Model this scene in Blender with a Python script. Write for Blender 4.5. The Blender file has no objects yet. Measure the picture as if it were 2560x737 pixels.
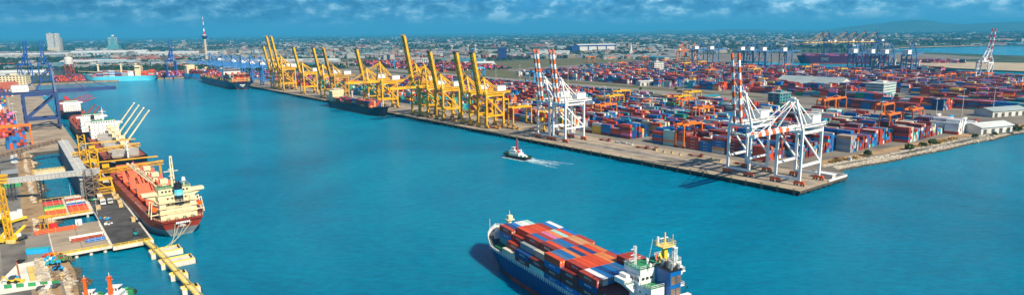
import bpy, math, random
from mathutils import Vector, Matrix
random.seed(7)
S = bpy.context.scene
COL = S.collection
R = math.radians
PI = math.pi

# ------------------------------------------------------------ camera
F_PX, CXP, CYP, CAM_H = 1600.0, 1280.0, 368.5, 106.0
TH = math.atan(288.5 / F_PX); RL = R(0.67)
FW = Vector((0, math.cos(TH), -math.sin(TH)))
r0 = Vector((1, 0, 0)); u0 = r0.cross(FW)
RT = r0 * math.cos(RL) - u0 * math.sin(RL)
UP = u0 * math.cos(RL) + r0 * math.sin(RL)
cam = bpy.data.objects.new('camera', bpy.data.cameras.new('camera'))
COL.objects.link(cam)
M3 = Matrix((RT, UP, -FW)).transposed()
cam.matrix_world = Matrix.Translation((0, 0, CAM_H)) @ M3.to_4x4()
cam.data.sensor_width = 36; cam.data.lens = F_PX / 2560 * 36
cam.data.clip_start = 1; cam.data.clip_end = 120000
S.camera = cam

def gp(px, py, z=0.0):
    """ground point seen at a place of the survey photograph, for height z"""
    d = RT * ((px - CXP) / F_PX) - UP * ((py - CYP) / F_PX) + FW
    t = (z - CAM_H) / d.z
    return Vector((0, 0, CAM_H)) + d * t

# harbour frame: s runs along the long quay away from its open end, t inland (negative = over the basin)
QZ = 3.2
AQ = R(128.2)
QU = Vector((math.cos(AQ), math.sin(AQ), 0)); QV = Vector((math.sin(AQ), -math.cos(AQ), 0))
QO = gp(2000, 478, QZ); QO.z = 0
def st(s, t, z=0.0):
    p = QO + QU * s + QV * t
    return Vector((p.x, p.y, z))
def to_st(p):
    d = Vector((p.x, p.y, 0)) - QO
    return d.dot(QU), d.dot(QV)

# ------------------------------------------------------------ light
SUN_EL, SUN_AZ = R(41), R(-48)      # azimuth as math angle of the direction towards the sun
sd = Vector((math.cos(SUN_EL) * math.cos(SUN_AZ), math.cos(SUN_EL) * math.sin(SUN_AZ), math.sin(SUN_EL)))
sl = bpy.data.lights.new('sun', 'SUN'); sl.energy = 5.0; sl.angle = R(0.5); sl.color = (1.0, 0.89, 0.70)
so = bpy.data.objects.new('sun', sl); COL.objects.link(so)
so.rotation_euler = sd.to_track_quat('Z', 'Y').to_euler()

W = bpy.data.worlds.new('World'); S.world = W; W.use_nodes = True
nt = W.node_tree; nt.nodes.clear()
def nd(t, kind, **kw):
    n = t.nodes.new(kind)
    for k, v in kw.items():
        if k.startswith('i_'):
            n.inputs[int(k[2:]) if k[2:].isdigit() else k[2:]].default_value = v
        else:
            setattr(n, k, v)
    return n
def ramp(t, stops, fac=None, interp='LINEAR'):
    n = t.nodes.new('ShaderNodeValToRGB'); cr = n.color_ramp; cr.interpolation = interp
    while len(cr.elements) < len(stops): cr.elements.new(0.5)
    for e, (p, c) in zip(cr.elements, stops):
        e.position = p; e.color = (*c, 1) if len(c) == 3 else c
    if fac is not None: t.links.new(fac, n.inputs[0])
    return n
def math_n(t, op, a, b=None, clamp=False):
    n = t.nodes.new('ShaderNodeMath'); n.operation = op; n.use_clamp = clamp
    for i, v in enumerate((a, b)):
        if v is None: continue
        if isinstance(v, (int, float)): n.inputs[i].default_value = v
        else: t.links.new(v, n.inputs[i])
    return n.outputs[0]
def mixc(t, fac, a, b, mode='MIX'):
    n = t.nodes.new('ShaderNodeMix'); n.data_type = 'RGBA'; n.blend_type = mode
    for i, v in ((0, fac), (6, a), (7, b)):
        if isinstance(v, (int, float)): n.inputs[i].default_value = v
        elif isinstance(v, (tuple, list)): n.inputs[i].default_value = (*v, 1) if len(v) == 3 else v
        else: t.links.new(v, n.inputs[i])
    return n.outputs[2]

sky = nd(nt, 'ShaderNodeTexSky', sky_type='NISHITA', sun_disc=False)
sky.sun_elevation = SUN_EL; sky.sun_rotation = math.atan2(sd.x, sd.y)
sky.air_density = 1.2; sky.dust_density = 0.6; sky.ozone_density = 2.5
tc = nd(nt, 'ShaderNodeTexCoord')
sep = nd(nt, 'ShaderNodeSeparateXYZ'); nt.links.new(tc.outputs['Generated'], sep.inputs[0])
zc = math_n(nt, 'MAXIMUM', sep.outputs[2], 0.0)
comb = nd(nt, 'ShaderNodeCombineXYZ')
nt.links.new(math_n(nt, 'MULTIPLY', sep.outputs[0], 5.2), comb.inputs[0])
nt.links.new(math_n(nt, 'MULTIPLY', sep.outputs[1], 5.2), comb.inputs[1])
nt.links.new(math_n(nt, 'MULTIPLY', zc, 15.0), comb.inputs[2])
puff = nd(nt, 'ShaderNodeVectorMath', operation='MULTIPLY'); puff.inputs[1].default_value = (6.5, 6.5, 12.0); nt.links.new(tc.outputs['Generated'], puff.inputs[0])
n1 = nd(nt, 'ShaderNodeTexNoise', i_Scale=2.3, i_Detail=9.0, i_Roughness=0.62, i_Distortion=0.25)
n2 = nd(nt, 'ShaderNodeTexNoise', i_Scale=0.8, i_Detail=3.0, i_Roughness=0.5)
n3 = nd(nt, 'ShaderNodeTexNoise', i_Scale=5.5, i_Detail=8.0, i_Roughness=0.58, i_Distortion=0.15)
for n in (n1, n2): nt.links.new(comb.outputs[0], n.inputs['Vector'])
nt.links.new(puff.outputs[0], n3.inputs['Vector'])
cl = math_n(nt, 'ADD', math_n(nt, 'MULTIPLY', n1.outputs[0], 0.48), math_n(nt, 'MULTIPLY', n3.outputs[0], 0.52))
body = ramp(nt, [(0.38, (0.03, 0.10, 0.22)), (0.45, (0.065, 0.18, 0.33)), (0.50, (0.13, 0.30, 0.45)), (0.54, (0.26, 0.44, 0.57)), (0.585, (0.52, 0.65, 0.73))], cl)
clear = ramp(nt, [(0.0, (0.10, 0.29, 0.43)), (0.025, (0.065, 0.24, 0.42)), (0.06, (0.035, 0.25, 0.52)), (0.3, (0.03, 0.17, 0.42))], zc)
cover = ramp(nt, [(0.38, (0, 0, 0)), (0.47, (1, 1, 1))], math_n(nt, 'ADD', math_n(nt, 'MULTIPLY', n2.outputs[0], 0.5), math_n(nt, 'MULTIPLY', n1.outputs[0], 0.5)))
# the deck thins into the murk near the horizon
lowf = ramp(nt, [(0.002, (0, 0, 0)), (0.014, (0.55, 0.55, 0.55)), (0.026, (1, 1, 1))], zc)
cf = math_n(nt, 'MULTIPLY', cover.outputs[0], lowf.outputs[0])
painted = mixc(nt, cf, clear.outputs[0], body.outputs[0])
# high overhead the plain sky takes over
hi = ramp(nt, [(0.10, (0, 0, 0)), (0.35, (1, 1, 1))], zc)
skyc = mixc(nt, 1.0, sky.outputs[0], (0.044, 0.058, 0.076), 'MULTIPLY')
# the weather is heavier towards the left of the view
side = ramp(nt, [(0.15, (0.46, 0.64, 0.76)), (0.5, (0.74, 0.94, 1.04)), (0.75, (1.0, 1.14, 1.18))], math_n(nt, 'ADD', math_n(nt, 'MULTIPLY', sep.outputs[0], 0.62), 0.5))
painted = mixc(nt, 1.0, painted, side.outputs[0], 'MULTIPLY')
final = mixc(nt, hi.outputs[0], painted, skyc)
bg = nd(nt, 'ShaderNodeBackground', i_Strength=1.0)
nt.links.new(final, bg.inputs[0])
wo = nd(nt, 'ShaderNodeOutputWorld'); nt.links.new(bg.outputs[0], wo.inputs[0])

S.view_settings.view_transform = 'Standard'; S.view_settings.look = 'None'
S.view_settings.exposure = 0.55; S.view_settings.gamma = 1.0; S.view_settings.use_curve_mapping = False
cy = S.cycles
cy.max_bounces = 4; cy.diffuse_bounces = 2; cy.glossy_bounces = 2; cy.transmission_bounces = 1
cy.volume_bounces = 0; cy.transparent_max_bounces = 4
cy.use_denoising = True
cy.sample_clamp_indirect = 3.0
cy.caustics_reflective = False; cy.caustics_refractive = False

# ------------------------------------------------------------ materials
MATS = {}
def mat(key, col, rough=0.55, metal=0.0, var=0.12, scale=0.35, grime=0.0, rnd=0.0, island=0.0, bump=0.0, bscale=2.0, logo=False, spec=0.4, col2=None, marks=None):
    """painted / weathered surface: patchy value noise, optional per-object and per-piece variation"""
    m = bpy.data.materials.new(key); m.use_nodes = True; t = m.node_tree
    b = t.nodes['Principled BSDF']
    b.inputs['Roughness'].default_value = rough; b.inputs['Metallic'].default_value = metal
    b.inputs['Specular IOR Level'].default_value = spec
    tcn = nd(t, 'ShaderNodeTexCoord')
    no = nd(t, 'ShaderNodeTexNoise', i_Scale=scale, i_Detail=5.0, i_Roughness=0.62)
    t.links.new(tcn.outputs['Object'], no.inputs['Vector'])
    lo = tuple(max(0, c * (1 - var * 2)) for c in col); hi_ = tuple(min(1, c * (1 + var * 1.4)) for c in col)
    if col2: lo = col2
    c = ramp(t, [(0.34, lo), (0.5, col), (0.68, hi_)], no.outputs[0]).outputs[0]
    if grime:
        g = nd(t, 'ShaderNodeTexNoise', i_Scale=scale * 4.3, i_Detail=6.0, i_Roughness=0.7)
        mp = nd(t, 'ShaderNodeMapping'); mp.inputs['Scale'].default_value = (1, 1, 0.25)
        t.links.new(tcn.outputs['Object'], mp.inputs[0]); t.links.new(mp.outputs[0], g.inputs['Vector'])
        gf = ramp(t, [(0.5, (0, 0, 0)), (0.72, (1, 1, 1))], g.outputs[0])
        c = mixc(t, math_n(t, 'MULTIPLY', gf.outputs[0], grime), c, (0.16, 0.085, 0.05))
    if logo:
        sp = nd(t, 'ShaderNodeSeparateXYZ'); t.links.new(tcn.outputs['Object'], sp.inputs[0])
        ax = math_n(t, 'ABSOLUTE', sp.outputs[0]); az = math_n(t, 'ABSOLUTE', math_n(t, 'SUBTRACT', sp.outputs[2], 1.55))
        inx = math_n(t, 'LESS_THAN', ax, 2.3); inz = math_n(t, 'LESS_THAN', az, 0.42)
        wn = nd(t, 'ShaderNodeTexNoise', i_Scale=2.6, i_Detail=1.0); t.links.new(tcn.outputs['Object'], wn.inputs['Vector'])
        mk = math_n(t, 'MULTIPLY', math_n(t, 'MULTIPLY', inx, inz), math_n(t, 'GREATER_THAN', wn.outputs[0], 0.47))
        c = mixc(t, math_n(t, 'MULTIPLY', mk, 0.6), c, (0.72, 0.74, 0.76))
    if rnd:
        oi = nd(t, 'ShaderNodeObjectInfo')
        c = mixc(t, 1.0, c, ramp(t, [(0, (1 - rnd,) * 3), (1, (1 + rnd,) * 3)], oi.outputs['Random']).outputs[0], 'MULTIPLY')
    if island:
        ge = nd(t, 'ShaderNodeNewGeometry')
        c = mixc(t, 1.0, c, ramp(t, [(0, (1 - island,) * 3), (1, (1 + island,) * 3)], ge.outputs['Random Per Island']).outputs[0], 'MULTIPLY')
    t.links.new(c, b.inputs['Base Color'])
    if bump:
        bn = nd(t, 'ShaderNodeTexNoise', i_Scale=bscale, i_Detail=4.0)
        t.links.new(tcn.outputs['Object'], bn.inputs['Vector'])
        bu = nd(t, 'ShaderNodeBump', i_Strength=bump, i_Distance=0.3)
        t.links.new(bn.outputs[0], bu.inputs['Height']); t.links.new(bu.outputs[0], b.inputs['Normal'])
    MATS[key] = m
    return m

# ------------------------------------------------------------ mesh building
BOXF = ((0, 3, 2, 1), (4, 5, 6, 7), (0, 1, 5, 4), (1, 2, 6, 5), (2, 3, 7, 6), (3, 0, 4, 7))
class MB:
    K = 1.0
    def __init__(s): s.v = []; s.f = []; s.m = []; s.p = []
    def add(s, vs, fs, m):
        o = len(s.v); s.p.append((o, len(s.f))); s.v += [tuple(v) for v in vs]
        s.f += [tuple(i + o for i in f) for f in fs]
        s.m += [m] * len(fs) if isinstance(m, str) else list(m)
        return s
    def box(s, c, d, m, rz=0.0):
        x, y, z = d[0] / 2, d[1] / 2, d[2] / 2; ca, sa = math.cos(rz), math.sin(rz)
        vs = []
        for (i, j, k) in ((-1, -1, -1), (1, -1, -1), (1, 1, -1), (-1, 1, -1), (-1, -1, 1), (1, -1, 1), (1, 1, 1), (-1, 1, 1)):
            a, b = i * x, j * y
            vs.append((c[0] + a * ca - b * sa, c[1] + a * sa + b * ca, c[2] + k * z))
        return s.add(vs, BOXF, m)
    def bx(s, x0, x1, y0, y1, z0, z1, m): return s.box(((x0 + x1) / 2, (y0 + y1) / 2, (z0 + z1) / 2), (x1 - x0, y1 - y0, z1 - z0), m)
    def bar(s, p, q, w, h, m, w2=None, h2=None):
        p = Vector(p); q = Vector(q); d = (q - p)
        if d.length < 1e-6: return s
        d.normalize(); ref = Vector((0, 0, 1)) if abs(d.z) < 0.95 else Vector((0, 1, 0))
        sx = d.cross(ref).normalized(); uz = sx.cross(d).normalized()
        w, h = w * MB.K, h * MB.K; w2 = w2 * MB.K if w2 else w; h2 = h2 * MB.K if h2 else h; vs = []
        for b, ww, hh in ((p, w, h), (q, w2, h2)):
            for i, j in ((-1, -1), (1, -1), (1, 1), (-1, 1)): vs.append(b + sx * i * ww / 2 + uz * j * hh / 2)
        return s.add(vs, BOXF, m)
    def tube(s, p, q, r, m, n=8, r2=None):
        p = Vector(p); q = Vector(q); d = (q - p).normalized(); ref = Vector((0, 0, 1)) if abs(d.z) < 0.95 else Vector((0, 1, 0))
        sx = d.cross(ref).normalized(); uz = sx.cross(d).normalized(); r2 = r if r2 is None else r2; vs = []
        for b, rr in ((p, r), (q, r2)):
            for k in range(n): a = 2 * PI * k / n; vs.append(b + sx * math.cos(a) * rr + uz * math.sin(a) * rr)
        fs = [(k, (k + 1) % n, n + (k + 1) % n, n + k) for k in range(n)] + [tuple(range(n))[::-1], tuple(range(n, 2 * n))]
        return s.add(vs, fs, m)
    def prism(s, poly, z0, z1, m, mtop=None):
        n = len(poly); vs = [(p[0], p[1], z0) for p in poly] + [(p[0], p[1], z1) for p in poly]
        fs = [(k, (k + 1) % n, n + (k + 1) % n, n + k) for k in range(n)] + [tuple(range(n))[::-1], tuple(range(n, 2 * n))]
        return s.add(vs, fs, [m] * n + [m, mtop or m])
    def truss(s, p, q, w, h, m, n=8, c=0.35):
        """box lattice between two points"""
        p = Vector(p); q = Vector(q); d = (q - p).normalized(); ref = Vector((0, 0, 1)) if abs(d.z) < 0.95 else Vector((0, 1, 0))
        sx = d.cross(ref).normalized(); uz = sx.cross(d).normalized()
        cs = [(-1, -1), (1, -1), (1, 1), (-1, 1)]
        P = lambda k, i: p.lerp(q, k / n) + sx * cs[i][0] * w / 2 + uz * cs[i][1] * h / 2
        for i in range(4): s.bar(P(0, i), P(n, i), c, c, m)
        for k in range(n):
            for i in range(4):
                j = (i + 1) % 4
                s.bar(P(k, i), P(k + 1, j) if k % 2 else P(k, j), c * .6, c * .6, m)
                if k % 2 == 0: s.bar(P(k + 1, i), P(k, j), c * .6, c * .6, m)
        return s
    def build_each(s, name, parent=None, limit=100):
        """every piece a part of its own; past the limit the remainder becomes one part"""
        ends = s.p[1:] + [(len(s.v), len(s.f))]; rest = MB()
        for i, ((v0, f0), (v1, f1)) in enumerate(zip(s.p, ends)):
            vs = s.v[v0:v1]; fs = [tuple(j - v0 for j in f) for f in s.f[f0:f1]]
            if i < limit: MB().add(vs, fs, s.m[f0:f1]).build(name, parent)
            else: rest.add(vs, fs, s.m[f0:f1])
        if rest.f: rest.build(name, parent)['kind'] = 'stuff'
    def build(s, name, parent=None, loc=None, rz=0.0):
        keys = []
        for k in s.m:
            if k not in keys: keys.append(k)
        me = bpy.data.meshes.new(name); me.from_pydata(s.v, [], s.f)
        for k in keys: me.materials.append(MATS[k])
        ix = {k: i for i, k in enumerate(keys)}
        me.polygons.foreach_set('material_index', [ix[k] for k in s.m]); me.update()
        o = bpy.data.objects.new(name, me); COL.objects.link(o)
        if parent: o.parent = parent
        if loc is not None: o.location = loc
        if rz: o.rotation_euler.z = rz
        return o
def tag(o, label=None, cat=None, group=None, kind=None):
    if label: o['label'] = label
    if cat: o['category'] = cat
    if group: o['group'] = group
    if kind: o['kind'] = kind
    return o
def thing(name, label, cat, loc=(0, 0, 0), rz=0.0, group=None):
    o = bpy.data.objects.new(name, None); COL.objects.link(o); o.location = loc; o.rotation_euler.z = rz
    o.empty_display_size = 1
    return tag(o, label, cat, group)
KIDS = {}
def copy_tree(o, loc, rz, label=None, group=None):
    c = o.copy(); COL.objects.link(c); c.location = loc; c.rotation_euler.z = rz
    if label: c['label'] = label
    if group: c['group'] = group
    if o not in KIDS:
        KIDS[o] = [(a, list(a.children)) for a in o.children]
    for a, subs in KIDS[o]:
        d = a.copy(); COL.objects.link(d); d.parent = c
        for b in subs:
            e = b.copy(); COL.objects.link(e); e.parent = d
    return c
def struct(o): o['kind'] = 'structure'; return o
ORD = ['first', 'second', 'third', 'fourth', 'fifth', 'sixth', 'seventh', 'eighth', 'ninth', 'tenth', 'eleventh', 'twelfth', 'thirteenth', 'fourteenth', 'fifteenth', 'sixteenth', 'seventeenth', 'eighteenth', 'nineteenth', 'twentieth']
def ordn(k): return ORD[k] if k < 20 else ('%dth' % (k + 1) if (k + 1) % 10 not in (1, 2, 3) else {1: '%dst', 2: '%dnd', 3: '%drd'}[(k + 1) % 10] % (k + 1))

# ------------------------------------------------------------ air
hm = bpy.data.materials.new('haze'); hm.use_nodes = True
ht = hm.node_tree; ht.nodes.clear()
pv = nd(ht, 'ShaderNodeVolumePrincipled')
pv.inputs['Color'].default_value = (0.08, 0.54, 0.90, 1); pv.inputs['Density'].default_value = 8.0e-5; pv.inputs['Anisotropy'].default_value = 0.0
ho = nd(ht, 'ShaderNodeOutputMaterial'); ht.links.new(pv.outputs[0], ho.inputs['Volume'])
hb = MB(); MATS['haze'] = hm; hb.bx(-61000, 61000, -61000, 61000, -1.5, 480, 'haze')
tag(hb.build('haze'), 'thin blue haze hanging over the far harbour and town', 'haze', kind='stuff')
# ------------------------------------------------------------ the setting
def water_mat():
    m = bpy.data.materials.new('water'); m.use_nodes = True; t = m.node_tree; b = t.nodes['Principled BSDF']
    tcn = nd(t, 'ShaderNodeTexCoord')
    big = nd(t, 'ShaderNodeTexNoise', i_Scale=0.004, i_Detail=4.0, i_Roughness=0.6, i_Distortion=0.6)
    t.links.new(tcn.outputs['Object'], big.inputs['Vector'])
    c = ramp(t, [(0.32, (0.0, 0.115, 0.21)), (0.5, (0.0, 0.165, 0.285)), (0.66, (0.0, 0.215, 0.335))], big.outputs[0])
    CW = c.outputs[0]
    b.inputs['Roughness'].default_value = 0.12; b.inputs['IOR'].default_value = 1.25
    b.inputs['Specular IOR Level'].default_value = 0.10; b.inputs['Specular Tint'].default_value = (0.2, 0.75, 1.0, 1)
    b.inputs['Subsurface Weight'].default_value = 1.0; b.inputs['Subsurface Radius'].default_value = (4, 9, 11); b.inputs['Subsurface Scale'].default_value = 1.0
    mp = nd(t, 'ShaderNodeMapping'); mp.inputs['Rotation'].default_value = (0, 0, R(25)); mp.inputs['Scale'].default_value = (0.7, 1.6, 1)
    t.links.new(tcn.outputs['Object'], mp.inputs[0])
    a = nd(t, 'ShaderNodeTexNoise', i_Scale=0.21, i_Detail=7.0, i_Roughness=0.68, i_Distortion=0.3)
    w = nd(t, 'ShaderNodeTexNoise', i_Scale=0.03, i_Detail=3.0, i_Roughness=0.5)
    t.links.new(mp.outputs[0], a.inputs['Vector']); t.links.new(mp.outputs[0], w.inputs['Vector'])
    h = math_n(t, 'ADD', math_n(t, 'MULTIPLY', a.outputs[0], 1.0), math_n(t, 'MULTIPLY', w.outputs[0], 1.6))
    bu = nd(t, 'ShaderNodeBump', i_Strength=1.0, i_Distance=1.6)
    t.links.new(h, bu.inputs['Height']); t.links.new(bu.outputs[0], b.inputs['Normal'])
    rp = ramp(t, [(0.34, (0.80, 0.84, 0.86)), (0.5, (1, 1, 1)), (0.66, (1.2, 1.16, 1.12))], a.outputs[0])  # wave shading put into the base colour: ripple crests lighter, troughs darker
    t.links.new(mixc(t, 1.0, CW, rp.outputs[0], 'MULTIPLY'), b.inputs['Base Color'])
    MATS['water'] = m
water_mat()
mat('concrete', (0.35, 0.28, 0.20), 0.9, var=0.16, scale=0.05, grime=.25, spec=0.2)
mat('concrete_pale', (0.60, 0.56, 0.47), 0.85, var=0.1, scale=0.2, spec=0.2)
mat('concrete_dark', (0.075, 0.07, 0.062), 0.9, var=0.2, scale=0.3, spec=0.2)
mat('asphalt', (0.165, 0.155, 0.135), 0.9, var=0.2, scale=0.07, grime=.3, spec=0.2)
mat('asphalt_old', (0.235, 0.21, 0.175), 0.9, var=0.12, scale=0.05, spec=0.2)
mat('coal_deck', (0.075, 0.073, 0.072), 0.85, var=0.26, scale=0.12, grime=.35, spec=0.2)
mat('yard', (0.185, 0.16, 0.13), 0.9, var=0.2, scale=0.02, spec=0.2)
mat('scrub', (0.105, 0.105, 0.045), 0.95, var=0.3, scale=0.02, spec=0.1, col2=(0.17, 0.125, 0.07))
mat('land', (0.04, 0.07, 0.04), 0.95, var=0.3, scale=0.004, spec=0.1, col2=(0.13, 0.12, 0.085))
mat('sand', (0.42, 0.34, 0.23), 0.95, var=0.12, scale=0.03, spec=0.1)
mat('dirt', (0.33, 0.22, 0.12), 0.95, var=0.2, scale=0.1, spec=0.1)
mat('white_line', (0.75, 0.75, 0.7), 0.8, var=0.1)
mat('hill', (0.04, 0.075, 0.05), 0.95, var=0.2, scale=0.001, spec=0.1)

mb = MB(); mb.add([(-60000, -60000, 0), (60000, -60000, 0), (60000, 60000, 0), (-60000, 60000, 0)], [(0, 1, 2, 3)], 'water')
struct(mb.build('water'))
def land(name, pts, z1, m, z0=-1.2, side='concrete_dark'):
    a = sum(pts[i][0] * pts[(i + 1) % len(pts)][1] - pts[(i + 1) % len(pts)][0] * pts[i][1] for i in range(len(pts)))
    P = [st(s, t) for s, t in pts]
    ar = sum(P[i].x * P[(i + 1) % len(P)].y - P[(i + 1) % len(P)].x * P[i].y for i in range(len(P)))
    if ar < 0: P.reverse()
    return struct(MB().prism(P, z0, z1, side, m).build(name))
def sheet(name, pts, z, m):
    P = [st(s, t, z) for s, t in pts]
    ar = sum(P[i].x * P[(i + 1) % len(P)].y - P[(i + 1) % len(P)].x * P[i].y for i in range(len(P)))
    if ar < 0: P.reverse()
    return struct(MB().add(P, [tuple(range(len(P)))], m).build(name))
# terminal peninsula right of the basin (t > 0)
land('terminal_ground', [(5, 14), (5, 74), (24, 92), (8, 200), (-12, 384), (-120, 900), (100, 1150), (260, 1165), (1000, 1300), (1620, 1420), (1620, 14)], QZ - .02, 'yard')
land('quay_apron', [(0, 0), (0, 66), (62, 66), (62, 60), (1620, 60), (1620, 0)], QZ, 'concrete', z0=1.4)
def land_w(name, P, z1, m, z0=-1.2, side='concrete_dark'):
    P = [Vector((p.x, p.y)) for p in P]
    ar = sum(P[i].x * P[(i + 1) % len(P)].y - P[(i + 1) % len(P)].x * P[i].y for i in range(len(P)))
    if ar < 0: P.reverse()
    return struct(MB().prism(P, z0, z1, side, m).build(name))
g_ = lambda *a: gp(*a, 3.0)
land_w('mainland', [st(1600, -30000), st(1600, 1290), st(1130, 1330), g_(1985, 153), g_(2240, 157), g_(2380, 171), g_(2560, 179), g_(2760, 188), g_(2760, 146), g_(2560, 140), g_(2300, 131), g_(2190, 126), g_(2250, 120), g_(2380, 116.5), g_(2560, 110.5), g_(2900, 106), Vector((58000, 40000, 0)), Vector((58000, 58000, 0)), Vector((-58000, 58000, 0)), Vector((-58000, 3000, 0))], QZ - .06, 'land', side='dirt')
def sheet_w(name, P, z, m):
    P = [Vector((p.x, p.y, z)) for p in P]
    ar = sum(P[i].x * P[(i + 1) % len(P)].y - P[(i + 1) % len(P)].x * P[i].y for i in range(len(P)))
    if ar < 0: P.reverse()
    return struct(MB().add(P, [tuple(range(len(P)))], m).build(name))
sheet_w('sand_spit', [g_(2250, 157.5), g_(2381, 170.5), g_(2559, 178.5), g_(2750, 187), g_(2750, 160), g_(2560, 158), g_(2400, 155), g_(2300, 153)], QZ, 'sand')
sheet_w('second_port_paving', [g_(1760, 157), g_(1990, 152), g_(2240, 156), g_(2370, 150), g_(2500, 146), g_(2290, 134), g_(1900, 134), g_(1500, 140)], QZ - .03, 'yard')
sheet_w('beach', [g_(2250, 121), g_(2380, 117), g_(2560, 111), g_(2800, 108), g_(2800, 107.5), g_(2560, 110), g_(2380, 115.5), g_(2250, 119.6)], QZ + .02, 'sand')
# left side
land('left_terminal_ground', [(520, -345), (1605, -345), (1605, -30000), (520, -30000)], QZ, 'concrete')
land('left_yard_ground', [(-400, -383), (519, -383), (519, -9000), (-400, -9000)], QZ - .01, 'asphalt_old', side='dirt')

struct(sheet('port_road', [(340, 362), (340, 398), (1600, 398), (1600, 362)], QZ + .01, 'asphalt_old'))
struct(sheet('port_road', [(60, 385), (60, 462), (340, 462), (340, 385)], QZ + .012, 'asphalt_old'))
struct(sheet('port_road', [(330, 446), (330, 496), (2300, 496), (2300, 446)], QZ + .014, 'asphalt_old'))
struct(sheet('scrub_strip', [(330, 500), (330, 520), (1150, 556), (1150, 500)], QZ + .013, 'scrub'))
struct(sheet('scrub_field', [(1000, 498), (1000, 615), (1240, 700), (1240, 1300), (1610, 1380), (1610, 760), (2300, 760), (2300, 498)], QZ + .016, 'scrub'))
struct(sheet('scrub_strip', [(300, 400), (300, 444), (1590, 444), (1590, 400)], QZ + .011, 'scrub'))
struct(sheet('quay_service_road', [(60, 60.5), (60, 69), (1600, 69), (1600, 60.5)], QZ + .012, 'asphalt_old'))
# ------------------------------------------------------------ paints
mat('white', (0.80, 0.80, 0.77), 0.45, var=0.05, scale=0.3, grime=0.12)
mat('ship_white', (0.80, 0.79, 0.74), 0.45, var=0.05, scale=0.3, grime=0.15)
mat('cream', (0.80, 0.66, 0.40), 0.5, var=0.07, scale=0.3, grime=0.2)
mat('crane_yellow', (0.78, 0.41, 0.005), 0.45, var=0.14, scale=0.12, grime=0.5)
mat('yellow', (0.82, 0.55, 0.03), 0.5, var=0.1, scale=0.2, grime=0.2)
mat('pale_yellow', (0.78, 0.60, 0.20), 0.6, var=0.12, scale=0.3, grime=0.2)
mat('ochre', (0.50, 0.27, 0.03), 0.5, var=0.1, scale=0.12, grime=0.3)
mat('orange', (0.72, 0.17, 0.015), 0.5, var=0.1, scale=0.2, grime=0.15)
mat('signal_orange', (0.80, 0.12, 0.01), 0.5, var=0.08, scale=0.2)
mat('red', (0.55, 0.02, 0.015), 0.5, var=0.1, scale=0.2)
mat('rust_red', (0.36, 0.06, 0.03), 0.7, var=0.2, scale=0.1, grime=0.3)
mat('hull_red', (0.50, 0.045, 0.018), 0.5, var=0.14, scale=0.08, grime=0.35)
mat('hatch_red', (0.70, 0.085, 0.012), 0.55, var=0.14, scale=0.15, grime=0.3)
mat('black', (0.015, 0.016, 0.02), 0.5, var=0.2)
mat('hull_black', (0.012, 0.018, 0.032), 0.5, var=0.2, scale=0.05, grime=0.1)
mat('hull_grey', (0.36, 0.36, 0.35), 0.6, var=0.12, scale=0.05, grime=0.2)
mat('hull_blue', (0.003, 0.032, 0.165), 0.42, var=0.15, scale=0.08, grime=0.3)
mat('funnel_blue', (0.003, 0.12, 0.38), 0.4, var=0.1, scale=0.1)
mat('light_blue', (0.10, 0.55, 0.72), 0.5, var=0.08, scale=0.03)
mat('cyan_hull', (0.02, 0.33, 0.62), 0.5, var=0.08, scale=0.03)
mat('navy_hull', (0.02, 0.05, 0.10), 0.5, var=0.1, scale=0.03, grime=0.1)
mat('magenta_hull', (0.10, 0.010, 0.075), 0.5, var=0.1, scale=0.02)
mat('crane_blue', (0.035, 0.17, 0.42), 0.5, var=0.1, scale=0.1)
mat('deep_blue', (0.012, 0.09, 0.36), 0.5, var=0.1)
mat('town_wall', (0.33, 0.33, 0.30), 0.8, var=0.12, scale=0.05, island=.3)
mat('town_tan', (0.26, 0.21, 0.15), 0.8, var=0.12, scale=0.05, island=.3)
mat('town_roof', (0.24, 0.25, 0.24), 0.8, var=0.12, scale=0.05, island=.3)
mat('crane_navy', (0.025, 0.055, 0.18), 0.5, var=0.12, scale=0.1, grime=0.1)
mat('crane_steel', (0.07, 0.17, 0.33), 0.5, var=0.12, scale=0.1)
mat('sky_blue', (0.02, 0.36, 0.72), 0.5, var=0.1, scale=0.1)
mat('grey', (0.30, 0.31, 0.31), 0.6, var=0.1, scale=0.2, grime=0.1)
mat('pale_grey', (0.50, 0.50, 0.47), 0.6, var=0.1, scale=0.2, grime=0.15)
mat('dark_grey', (0.07, 0.075, 0.08), 0.7, var=0.2, scale=0.3)
mat('steel', (0.22, 0.20, 0.18), 0.6, var=0.2, scale=0.3, grime=0.4)
mat('brown_steel', (0.26, 0.17, 0.11), 0.7, var=0.2, scale=0.3, grime=0.5)
mat('deck_green', (0.03, 0.22, 0.09), 0.6, var=0.15, scale=0.3)
mat('deck_red', (0.30, 0.07, 0.04), 0.7, var=0.2, scale=0.15, grime=0.3)
mat('glass', (0.02, 0.035, 0.05), 0.1, var=0.1, spec=0.8)
mat('rubber', (0.02, 0.02, 0.02), 0.9, var=0.2)
mat('foam', (0.55, 0.74, 0.80), 0.8, var=0.05)
mat('timber', (0.55, 0.40, 0.20), 0.8, var=0.15, scale=0.5)
mat('cargo', (0.62, 0.42, 0.18), 0.8, var=0.15, scale=0.4)
mat('teal', (0.03, 0.38, 0.40), 0.6, var=0.1)
mat('green', (0.04, 0.28, 0.10), 0.6, var=0.1)
mat('lime', (0.35, 0.55, 0.08), 0.6, var=0.15)
mat('roof_grey', (0.30, 0.36, 0.36), 0.6, var=0.08, scale=0.03)
mat('roof_pale', (0.55, 0.57, 0.55), 0.6, var=0.08, scale=0.03)
mat('roof_teal', (0.03, 0.22, 0.30), 0.6, var=0.08, scale=0.03)
mat('roof_red', (0.36, 0.09, 0.05), 0.8, var=0.12, scale=0.1)
mat('wall_white', (0.58, 0.56, 0.51), 0.8, var=0.08, scale=0.1)
mat('wall_tan', (0.55, 0.45, 0.32), 0.8, var=0.08, scale=0.1)
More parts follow.
